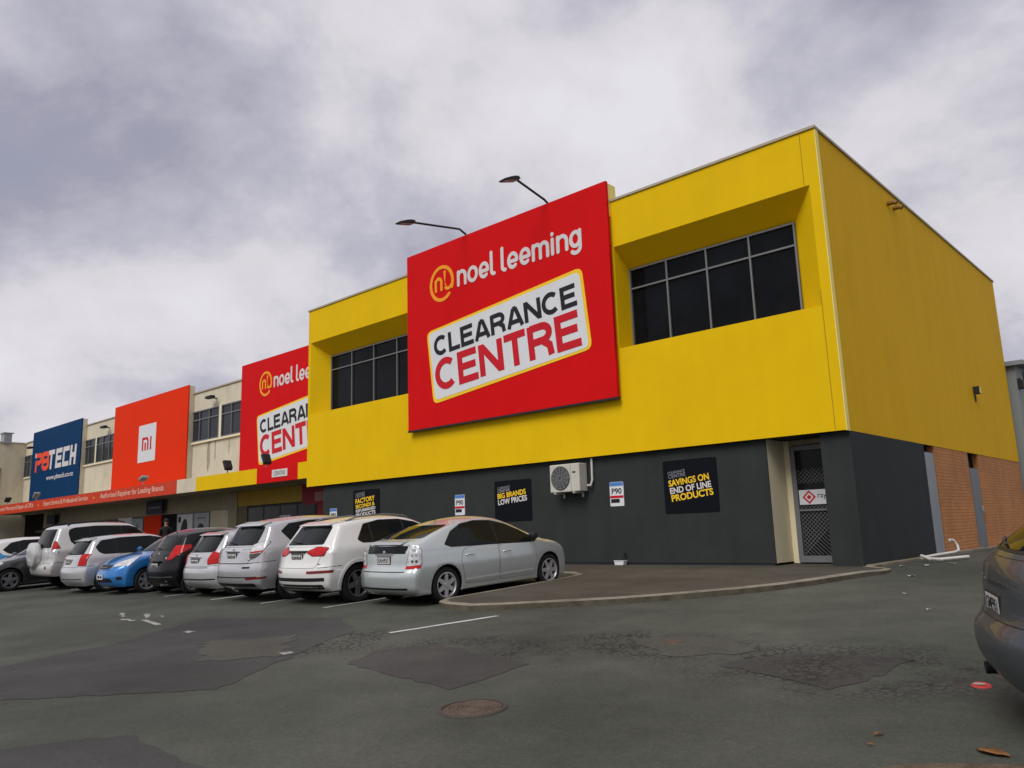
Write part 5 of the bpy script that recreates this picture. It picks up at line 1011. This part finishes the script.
# black small hatchback
c = Car('parked_car', 'small black hatchback with long red tail lights, between the blue and small silver hatchbacks', 'car', -19.90, 8.62,
  [(.10,.28),(.03,.34),(.0,.46),(.0,.60),(.04,.70),(.09,.80),(.13,.93),(.20,1.06),(.32,1.22),(.44,1.37),(.50,1.42),(.62,1.47),(1.0,1.51),(1.5,1.52),(1.9,1.47),(2.25,1.31),(2.6,1.10),(2.85,.99),(3.2,.91),(3.5,.79),(3.66,.64),(3.70,.48),(3.68,.36),(3.6,.27)], .8475, 1.0, (.62, 3.0), .30, paint_='p_black', spokes=10, rim='alloy', roofk=.72)
dress(c, [(.60,1.20),(.72,1.08),(.82,1.03),(1.5,1.0),(2.6,.95),(2.66,.98),(2.35,1.16),(2.05,1.32),(1.7,1.42),(1.2,1.44),(.85,1.39)], (1.0, 1.72), [(0,0,[(1.0,.36),(1.70,.31),(1.70,.99),(1.02,1.02),(.92,.88),(.90,.68),(.94,.5)]),(0,0,[(1.73,.31),(2.5,.31),(2.56,.6),(2.54,.95),(1.73,.985)])],
  rear=twobox_rear(1.06,.58,1.40,.53), plate=(.70,'trim'), handles=((1.08,.88),(1.85,.86)), mirror=(2.45,.95), tail=[('r',.46,.82),('r',.50,.90),('s',.34,1.16),('s',.62,1.17),('s',.60,1.08),('s',.18,.84)], badge=.97)
c.patch('reversing_lens', c.rc([('r',.44,.84),('r',.46,.90),('s',.12,.96),('s',.14,.89)]), 'lens', 45, .016, .015, step=.03); c.patch('tailgate_seam', band(.60,.80,.812), 'trim', 90, .003, .003)
c.part('exhaust', MB().tube([(.45,.35-c.cy,.27),(.45,.0-c.cy,.26)], .03, 10), 'chrome'); c.patch('bumper_lip', band(.70,.43,.445), 'chrome', 90, .003, .004)
c.part('roof_aerial', MB().tube([(0,.62-c.cy,1.47),(0,.3-c.cy,1.62)], .008, 6), 'trim')

# blue car, nose out
def front_fit(c, head, grille, zplate, lower, head_m='lens'):
    c.patch('headlight', c.rc(head, -45), head_m, -45, .010, .03, step=.035)
    gq = c.patch('grille', grille, 'trim', -90, .006, .03); c.patch('lower_grille', lower, 'trim', -90, .005, .03)
    h = c.bvh.ray_cast(Vector((0, 5, zplate)), Vector((0, -1, 0)))[0]; y = h.y + .012; o = c.part('number_plate', MB().box(-.18, .18, y - .02, y, zplate - .06, zplate + .06), 'platewhite')
    c.part('plate_characters', MB().box(-.13, -.03, y, y + .002, zplate - .03, zplate + .03).box(.01, .13, y, y + .002, zplate - .03, zplate + .03), 'black', o)
c = Car('parked_car', 'blue hatchback parked nose out with its bonnet toward the car park', 'car', -21.85, 8.12,
  [(.10,.27),(.03,.34),(.0,.46),(.0,.60),(.05,.70),(.10,.82),(.16,.98),(.28,1.16),(.42,1.36),(.50,1.43),(.8,1.50),(1.3,1.535),(1.8,1.53),(2.2,1.46),(2.6,1.28),(2.95,1.10),(3.2,1.0),(3.55,.94),(3.85,.83),(4.06,.70),(4.17,.55),(4.19,.40),(4.12,.26)], .8475, 1.0, (.74, 3.34), .31, heading=PI, paint_='p_blue', spokes=7, roofk=.70)
dress(c, [(.62,1.20),(.72,1.06),(.85,1.02),(1.7,1.0),(3.0,.95),(3.06,.98),(2.7,1.17),(2.35,1.34),(1.9,1.44),(1.3,1.455),(.85,1.40)], (1.05, 1.92), [(0,0,[(1.12,.32),(1.9,.30),(1.9,1.0),(1.1,1.02),(1.02,.85),(1.0,.68),(1.04,.5)]),(0,0,[(1.93,.30),(2.84,.30),(2.9,.6),(2.88,.95),(1.93,.99)])],
  rear=twobox_rear(1.02,.58,1.40,.53), plate=(.78,'chrome'), handles=((1.18,.9),(2.05,.88)), mirror=(2.8,.97), tail=[('r',.5,.84),('r',.5,1.0),('s',.25,1.1),('s',.25,.9)], screen=[(-.66,1.02),(.66,1.02),(.54,1.44),(-.54,1.44)])
front_fit(c, [('f',.36,.70),('f',.40,.79),('s',3.62,.93),('s',3.52,.90),('s',3.78,.72)], [(-.32,.66),(.32,.66),(.36,.75),(-.36,.75)], .46, [(-.50,.33),(.50,.33),(.44,.43),(-.44,.43)])
c.part('grille_bar', MB().box(-.30, .30, c.L-c.cy-.06, c.L-c.cy-.02, .69, .71), 'chrome', bevel=.005)
c.patch('fog_lamp', c.rc([('f',.58,.38),('f',.58,.46),('f',.68,.46),('f',.68,.38)], -45), 'trim', -45, .005, .02, step=.03)

# silver wagon
c = Car('parked_car', 'pale silver estate wagon with small red tail lights, left of the blue car', 'car', -23.78, 7.92,
  [(.10,.27),(.03,.34),(.0,.46),(.0,.60),(.04,.68),(.08,.76),(.11,.88),(.16,1.0),(.28,1.17),(.40,1.34),(.46,1.40),(.60,1.45),(1.0,1.49),(1.7,1.50),(2.2,1.46),(2.6,1.31),(3.0,1.11),(3.3,.98),(3.7,.90),(4.05,.79),(4.28,.66),(4.37,.50),(4.36,.36),(4.28,.26)], .8475, .98, (.80, 3.40), .31, paint_='p_silver2', spokes=7, roofk=.71)
dress(c, [(.52,1.20),(.60,1.06),(.72,1.0),(1.8,.97),(3.08,.94),(3.12,.97),(2.75,1.17),(2.4,1.33),(2.0,1.41),(1.2,1.42),(.68,1.37)], (1.05, 2.08), [(0,0,[(1.2,.32),(2.07,.30),(2.07,.97),(1.15,.99),(1.08,.85),(1.06,.68),(1.1,.5)]),(0,0,[(2.10,.30),(2.98,.30),(3.04,.6),(3.0,.935),(2.10,.965)])],
  rear=twobox_rear(1.02,.58,1.38,.53), plate=(.80,'chrome'), handles=((1.3,.87),(2.25,.855)), mirror=(2.9,.94), tail=[('r',.56,.74),('r',.57,.92),('s',.26,1.03),('s',.40,1.03),('s',.28,.86),('s',.26,.74)])
c.patch('bumper_lip', band(.72,.38,.40), 'trim', 90, .003, .006); c.part('roof_spoiler', MB().prism([(0.42,1.365),(0.390,1.380),(0.480,1.412),(0.64,1.458),(0.64,1.420)], (-0.5,-c.cy,0), (0,1,0), (0,0,1), (1.0,0,0)), c.paint, bevel=.012)

# tall off-roader with a spare wheel on its tailgate
c = Car('parked_car', 'tall white-silver off-roader with a covered spare wheel on its tailgate', 'car', -26.40, 8.0,
  [(.12,.42),(.04,.46),(.0,.56),(.0,.70),(.03,.78),(.08,.84),(.09,1.0),(.11,1.18),(.15,1.35),(.24,1.58),(.33,1.76),(.42,1.82),(.7,1.86),(1.4,1.89),(2.1,1.87),(2.5,1.80),(2.85,1.58),(3.15,1.34),(3.35,1.22),(3.8,1.16),(4.25,1.08),(4.48,.96),(4.58,.78),(4.60,.60),(4.52,.44)], .935, 1.18, (.98, 3.77), .385, paint_='p_champ', spokes=6, zb=.40, roofk=.74, wheelw=.255, rearC=.10, arch=.06, mid=.75)
dress(c, [(.62,1.62),(.66,1.38),(.76,1.27),(.95,1.23),(2.0,1.19),(3.20,1.17),(3.24,1.21),(2.95,1.42),(2.65,1.64),(2.35,1.74),(1.4,1.79),(.8,1.765),(.66,1.72)], (1.22, 2.12), [(0,0,[(1.42,.5),(2.1,.48),(2.1,1.19),(1.25,1.21),(1.2,1.05),(1.24,.9)]),(0,0,[(2.13,.48),(3.05,.48),(3.12,.8),(3.1,1.17),(2.13,1.19)])],
  rear=twobox_rear(1.22,.66,1.75,.60), handles=((1.4,1.08),(2.3,1.07)), mirror=(3.0,1.18), tail=[('r',.72,1.17),('r',.70,1.40),('s',.30,1.40),('s',.38,1.20)], wiper=False, gate=.78, flare=True)
c.patch('reversing_lens', c.rc([('r',.73,1.05),('r',.73,1.15),('s',.36,1.17),('s',.32,1.06)]), 'chrome', 45, .008, .02, step=.03)
h = c.bvh.ray_cast(Vector((.0,-5,.98)), Vector((0,1,0)))[0]; sp_ = c.part('spare_wheel', MB().lathe([(.20,.02),(.355,.0),(.37,-.03),(.37,-.16),(.355,-.195),(.31,-.215),(.15,-.225),(.0005,-.228)], h + Vector((-.12,.0,.05)), (0,1,0), 40), 'p_champ'); c.part('cover_badge', MB().box(-.24,.0,h.y-.245,h.y-.222,.72,.76), 'chrome', sp_)
c.patch('bumper_reflector', c.rc([('r',.62,.62),('r',.62,.70),('s',.06,.72),('s',.06,.64)]), 'taildkred', 45, .006, .015, step=.03); c.patch('side_cladding', c.Y([(1.45,.43),(3.25,.43),(3.25,.62),(1.45,.62)]), 'p_silver', 0, .012, .03)
for sg in (1,-1): c.part('roof_rail', MB().tube([(sg*.6,.65-c.cy,1.83),(sg*.6,.8-c.cy,1.91),(sg*.6,2.0-c.cy,1.92),(sg*.6,2.3-c.cy,1.84)], .02, 8), 'trim')

# dark grey car, nose out, at the left edge
c = Car('parked_car', 'dark grey car parked nose out at the left edge, only its front half showing', 'car', -28.58, 6.85, [(y*1.06, z*1.02) for y, z in HATCH], .86, 1.0, (.78, 3.50), .325, heading=PI, paint_='p_dark', spokes=5, rim='alloydk', roofk=.70)
sc_ = lambda P: [(y*1.06, z*1.02) for y, z in P]
dress(c, sc_(GH), (1.14, 2.0), [(a, b, sc_(p)) for a, b, p in DH], rear=twobox_rear(1.03,.58,1.38,.53), handles=((1.25,.88),(2.15,.86)), mirror=(2.88,.95), screen=[(-.66,1.03),(.66,1.03),(.54,1.40),(-.54,1.40)])
front_fit(c, [('f',.42,.68),('f',.46,.78),('s',3.70,.88),('s',3.66,.84),('s',3.9,.70)], [(-.34,.60),(.34,.60),(.38,.74),(-.38,.74)], .46, [(-.55,.32),(.55,.32),(.46,.42),(-.46,.42)])

# white car with blue livery behind it
c = Car('parked_car', 'white car with blue and white livery patches, partly hidden behind the dark grey car', 'car', -30.95, 7.5, [(y*1.08, z*1.06) for y, z in HATCH], .87, 1.02, (.80, 3.58), .32, paint_='p_white', spokes=7, roofk=.71)
sc_ = lambda P: [(y*1.08, z*1.06) for y, z in P]
dress(c, sc_(GH), (1.16, 2.04), [(a, b, sc_(p)) for a, b, p in DH], rear=twobox_rear(1.06,.60,1.45,.54), plate=(.82,'chrome'), handles=((1.28,.9),(2.2,.89)), mirror=(2.9,.99), tail=[('r',.54,.80),('r',.54,1.05),('s',.25,1.1),('s',.25,.82)])
c.patch('livery_panel', c.Y([(.30,.70),(1.05,.60),(1.9,.72),(2.7,.62),(2.7,.92),(1.9,.98),(1.1,.98),(.7,1.02),(.45,1.25),(.38,1.1)]), 'livery', 0, .0085, .05); c.patch('livery_panel', [(-.7,.72),(.2,.70),(.66,.80),(.62,.95),(.1,.9),(-.5,.98)], 'livery', 90, .008, .05)

# graphite hatchback at the right edge
HD = R(-90 + 23)
c = Car('parked_car', 'graphite grey hatchback at the right edge, close to the camera, seen from its tail', 'car', -1.43, 6.36,
  [(.12,.25),(.03,.30),(-.045,.42),(-.065,.53),(-.055,.62),(.0,.685),(.03,.74),(0.04,0.836),(0.05,0.952),(0.08,1.056),(0.15,1.138),(0.34,1.277),(0.56,1.428),(0.76,1.532),(0.95,1.578),(1.3,1.607),(1.8,1.613),(2.2,1.555),(2.6,1.381),(3.0,1.149),(3.3,1.022),(3.7,0.929),(4.05,0.813),(4.3,0.680),(4.4,0.520),(4.39,0.380),(4.3,0.260)], .87, 1.045, (.88, 3.55), .32, heading=HD, group=None, paint_='p_grey', spokes=5, roofk=.70, rearC=.17)
dress(c, [(.78,1.18),(.95,1.07),(1.8,1.035),(3.1,.985),(3.14,1.02),(2.75,1.25),(2.4,1.42),(2.0,1.50),(1.4,1.515),(1.0,1.42)], (1.25, 2.1), [(0,0,[(1.3,.32),(2.08,.30),(2.08,.985),(1.22,1.0),(1.16,.85),(1.14,.68),(1.2,.5)]),(0,0,[(2.11,.30),(3.0,.30),(3.06,.6),(3.02,.95),(2.11,.98)])],
  rear=twobox_rear(1.135,.62,1.50,.52), plate=(.79,None), handles=((1.4,.87),(2.3,.855)), mirror=(2.92,.95), tail=[('r',.62,.84),('r',.60,1.0),('s',.40,1.05),('s',.48,1.0),('s',.30,.84)], tail_m='lens', plate_text='GMF951', badge=None)
c.patch('tailgate_seam', band(.60,.70,.712), 'trim', 90, .003, .003); c.patch('model_badge', band(-.36,.925,.955,-.62), 'chrome', 90, .004, .006); c.patch('plate_chrome', band(.34,.925,.945), 'chrome', 90, .006, .004)
c.part('exhaust', MB().tube([(-.52,.35-c.cy,.27),(-.52,.02-c.cy,.26)], .045, 12), 'trim'); 
# ------------------------------------------------------------------ person on the path
def person(label, x, y, z, rot):
    T = thing('person', label, 'person', (x, y, z)); sk = [(0,0,.93),(0,.0,1.12),(0,.01,1.30),(0,.02,1.45),(0,.03,1.56),(0,.0,1.64),(0,-.01,1.74),
        (-.19,.02,1.43),(-.24,.05,1.17),(-.22,-.04,.93),(-.21,-.07,.85), (.19,.02,1.43),(.24,.05,1.17),(.22,-.04,.93),(.21,-.07,.85), (-.10,0,.90),(-.11,-.02,.50),(-.11,.03,.09),(-.12,-.13,.035),(.10,0,.90),(.11,.02,.50),(.11,.06,.09),(.12,-.10,.035)]
    rd = [.15,.135,.155,.14,.055,.085,.085,.07,.048,.036,.03,.07,.048,.036,.03,.095,.065,.045,.035,.095,.065,.045,.035]
    ed = [(0,1),(1,2),(2,3),(3,4),(4,5),(5,6),(3,7),(7,8),(8,9),(9,10),(3,11),(11,12),(12,13),(13,14),(0,15),(15,16),(16,17),(17,18),(0,19),(19,20),(20,21),(21,22)]
    for hand, sg in ((10,-1),(14,1)):
        hx, hy, hz = sk[hand]
        for k, (fx, ln) in enumerate(((-.025,.075),(-.008,.085),(.009,.08),(.025,.06))):
            a = len(sk); sk += [(hx + .004*sg, hy + fx, hz - .04), (hx - .006*sg, hy + fx - .004, hz - .04 - ln*.6), (hx - .018*sg, hy + fx - .004, hz - .04 - ln)]; rd += [.010,.009,.007]; ed += [(hand,a),(a,a+1),(a+1,a+2)]
        a = len(sk); sk += [(hx - .01*sg, hy - .045, hz - .01), (hx - .015*sg, hy - .06, hz - .05)]; rd += [.012,.009]; ed += [(hand,a),(a,a+1)]
    me = bpy.data.meshes.new('skeleton'); me.from_pydata(sk, ed, []); o = bpy.data.objects.new('skeleton', me); COL.objects.link(o)
    sm = o.modifiers.new('skin', 'SKIN'); sm.use_smooth_shade = True
    for i, v in enumerate(me.skin_vertices[0].data): v.radius = (rd[i], rd[i] * (.72 if i in (1,2,3) else 1)); v.use_root = (i == 0)
    ss = o.modifiers.new('sub', 'SUBSURF'); ss.levels = 1; ss.render_levels = 1
    dg = bpy.context.evaluated_depsgraph_get(); bme = bpy.data.meshes.new_from_object(o.evaluated_get(dg)); bpy.data.objects.remove(o); bpy.data.meshes.remove(me)
    bme.name = 'body'; bme.materials.clear()
    for q in ('jacket', 'skin', 'trim'): bme.materials.append(M[q])
    for p in bme.polygons: p.use_smooth = True; cz = p.center; p.material_index = 1 if cz.z > 1.54 or (cz.z < .91 and abs(cz.x) > .185 and cz.z > .6) else (2 if cz.z < .92 else 0)
    b = bpy.data.objects.new('body', bme); COL.objects.link(b); b.parent = T; T.rotation_euler = (0, 0, rot); OFF[b.name] = Vector((0,0,0))
    OFF[T.name] = Vector((0,0,0))
    MB().lathe([(.0005,.115),(.06,.10),(.095,.05),(.10,0),(.09,-.06)], (0,.015,1.74), (0,.15,1), 18).build('hair', 'hair', T, smooth=60)
    MB().prism([(-.012,0),(.012,0),(.003,.045)], (0,-.09,1.68), (1,0,0), (0,0,1), (0,-.025,0)).build('nose', 'skin', T)
    for sg in (-1,1): MB().lathe([(.0005,.006),(.008,.004),(.011,0)], (sg*.032,-.088,1.725), FN, 10).build('eye', 'black', T); MB().lathe([(.0005,.01),(.02,.008),(.028,0)], (sg*.09,.01,1.705), (sg,0,0), 10).build('ear', 'skin', T)
    MB().box(-.025,.025,-.092,-.086,1.635,1.643).build('mouth', 'lred', T)
person('person in dark clothing walking on the footpath in front of the orange shop panel', -32.75, 14.6, pz(14.6), R(60))

# ------------------------------------------------------------------ small things on the ground
T = thing('manhole_cover', 'round rusty manhole cover set in the asphalt in the foreground', 'manhole cover', (-5.0, 4.86, gz(4.86)))
q = MB(); up = Vector((0, -SL, 1)).normalized(); pr = [(.0005, .012), (.05, .012)]
for k in range(5): r_ = .05 + k * .036; pr += [(r_, .012), (r_ + .006, .018), (r_ + .017, .018), (r_ + .022, .012)]
pr += [(.24, .012), (.252, .004)]; q.lathe(pr, (-5.0, 4.86, gz(4.86)), up, 48); q.build('cover', 'rust', T, smooth=30)
MB().lathe([(.256, .004), (.258, .014), (.288, .013), (.295, .002)], (-5.0, 4.86, gz(4.86)), up, 48).build('frame_ring', mat('iron_ring', (.06, .05, .042), .8, fine=.3), T, smooth=30)
T = thing('water_valve_cover', 'small round iron cover on the pale patch beyond the worn asphalt', 'valve cover', (-5.0, 8.05, gz(8.05))); MB().lathe([(.0005, .02), (.09, .02), (.1, .012), (.13, .012), (.135, .004)], (-5.05, 8.1, gz(8.1)), up, 24).build('lid', 'rust', T)
T = thing('drink_cup_lid', 'flattened red and white plastic lid lying on the asphalt beside the graphite car', 'litter', (-1.79, 7.35, gz(7.35)))
q = MB(); q.lathe([(.0005, .012), (.05, .014), (.06, .018), (.068, .012), (.075, .004)], (-1.79, 7.38, gz(7.38)), (.03, -.1, 1), 24); q.build('rim', 'redplastic', T, smooth=40); MB().prism(arc(0, 0, .045, .02, 0, 345, 14), (-1.80, 7.37, gz(7.37) + .016), (1, .1, 0), (0, 1, .0), (0, 0, .008)).build('label_patch', 'paper', T)
def leaf(label, x, y, L, wd, rot, m_='ltorange'):
    q = MB(); n = 8; c, s = math.cos(rot), math.sin(rot); vs = []
    for i in range(n + 1):
        u = i / n; hw = wd * math.sin(PI * min(max(u, .02), .98)) ** .8; zc_ = .006 + .008 * math.sin(u * PI) + random.uniform(0, .004)
        for k, vv in enumerate((-1, 0, 1)): a, b = (u - .5) * L, vv * hw; vs.append((x + a * c - b * s, y + a * s + b * c, gz(y) + zc_ + (.006 if vv else 0)))
    q.add(vs, [(3*i+k, 3*i+k+1, 3*i+4+k, 3*i+3+k) for i in range(n) for k in range(2)]); o = q.build('fallen_leaf', m_, smooth=60); o.modifiers.new('solid', 'SOLIDIFY').thickness = .002
    return tag(o, label, 'leaf', 'dry leaves on the asphalt')
leaf('large dry orange-brown leaf lying near the bottom right corner', -1.36, 5.66, .20, .055, -.3)
leaf('small curled brown leaf on the asphalt, left of the large orange leaf', -2.03, 5.70, .075, .016, .9); leaf('tiny dry leaf just in front of the small curled brown leaf', -2.0, 5.45, .045, .012, .2)
# dirt-covered concrete strip at the very bottom right
pl = [(-1.84, 5.0), (-1.66, 5.22), (-1.47, 5.33), (-1.3, 5.43), (-1.1, 5.52), (-.2, 5.5), (.4, 4.5), (-1.4, 4.3), (-1.9, 4.7)]
mb = MB(); mb.prism(rounded(pl, .12), (0, 0, gz(0) - .03), (1, 0, 0), (0, 1, SL), (0, 0, .05)); struct(mb.build('concrete_apron', mat('dirty_concrete', (.10,.075,.05), .9, var=.4, vscale=6, fine=.3, bump=.5), bevel=.02))
# broken white pipe at the wall foot
T = thing('broken_pipe', 'broken white plastic pipe lying at the foot of the charcoal side wall', 'pipe', (-5.2, 19.6, .72))
P_ = [(-5.32, 18.6, .80), (-5.25, 19.3, .82), (-5.2, 20.6, .83), (-5.22, 21.1, .85), (-5.28, 21.3, .95), (-5.34, 21.25, 1.08), (-5.36, 21.0, 1.10)]
MB().tube(catm := [Vector(q) for q in P_], .032, 10).build('bent_pipe', 'pvc', T, smooth=50); MB().tube([(-5.0, 18.7, .76), (-4.75, 19.9, .76)], .036, 10).build('pipe_piece', 'pvc', T, smooth=50); MB().tube([(-5.3, 18.5, .84), (-5.05, 18.2, .79), (-4.95, 18.6, .76)], .036, 10).build('elbow', 'pvc', T, smooth=50)
k = 0
for (x, y, L, lab) in [(a_, b_, c_ * .62, d_) for a_, b_, c_, d_ in ((-4.50, 15.0, .26, 'white paper scrap on the road nearest the end of the kerb'), (-4.85, 17.2, .34, 'long white scrap along the foot of the charcoal side wall'), (-5.2, 16.8, .14, 'small pale scrap close to the charcoal corner wall'), (-4.6, 17.95, .30, 'flat white scrap just in front of the broken pipe'), (-4.3, 26.0, .3, 'pale scrap on the road near the brick wall'), (-4.2, 23.5, .25, 'pale scrap on the road beyond the broken pipe'), (-3.2, 11.2, .12, 'tiny pale scrap in the middle of the side road'), (-3.9, 12.6, .12, 'tiny pale scrap on the side road nearer the kerb'))]:
    q = MB(); n = 5; a = random.uniform(0, 3); vs = []
    for i in range(n):
        for j in (0, 1): u = (i / (n - 1) - .5) * L; vv = (j - .5) * L * .45 * random.uniform(.6, 1.1); vs.append((x + u * math.cos(a) - vv * math.sin(a), y + u * math.sin(a) + vv * math.cos(a), gz(y) + .012 + random.uniform(0, .03)))
    q.add(vs, [(2*i, 2*i+1, 2*i+3, 2*i+2) for i in range(n - 1)]); o = q.build('paper_scrap', 'paper', smooth=60); o.modifiers.new('solid', 'SOLIDIFY').thickness = .004; tag(o, lab, 'litter', 'white scraps of litter')
# loose grit along the kerb foot and in the worn asphalt: beyond counting
mb = MB()
def stone(x, y, z, s):
    a = random.uniform(0, 6); vs = [(x + s * math.cos(a + k * 2.1) * random.uniform(.6, 1), y + s * math.sin(a + k * 2.1) * random.uniform(.6, 1), z) for k in range(3)] + [(x, y, z + s * .8)]; mb.add(vs, [(0, 1, 3), (1, 2, 3), (2, 0, 3)])
for i in range(len(kp) - 1):
    a, b = kp[i], kp[i + 1]
    if a.x < -11: continue
    n = int((b - a).length * 22); nrm = Vector(((b - a).y, -(b - a).x)).normalized()
    for _ in range(n): p_ = a.lerp(b, random.random()) + nrm * (abs(random.gauss(0, .10)) + .01); stone(p_.x, p_.y, gz(p_.y), random.uniform(.006, .018))
for _ in range(500):
    x, y = random.gauss(-4.5, 2.2), random.gauss(7.4, .9); stone(x, y, gz(y) + .004, random.uniform(.003, .010))
for _ in range(700):
    x, y = random.uniform(-12, 0), random.uniform(2.5, 9); stone(x, y, gz(y) + .004, random.uniform(.002, .007))
struct(mb.build('loose_grit', mat('grit', (.12, .10, .075), .9, var=.5, vscale=30)), 'stuff')
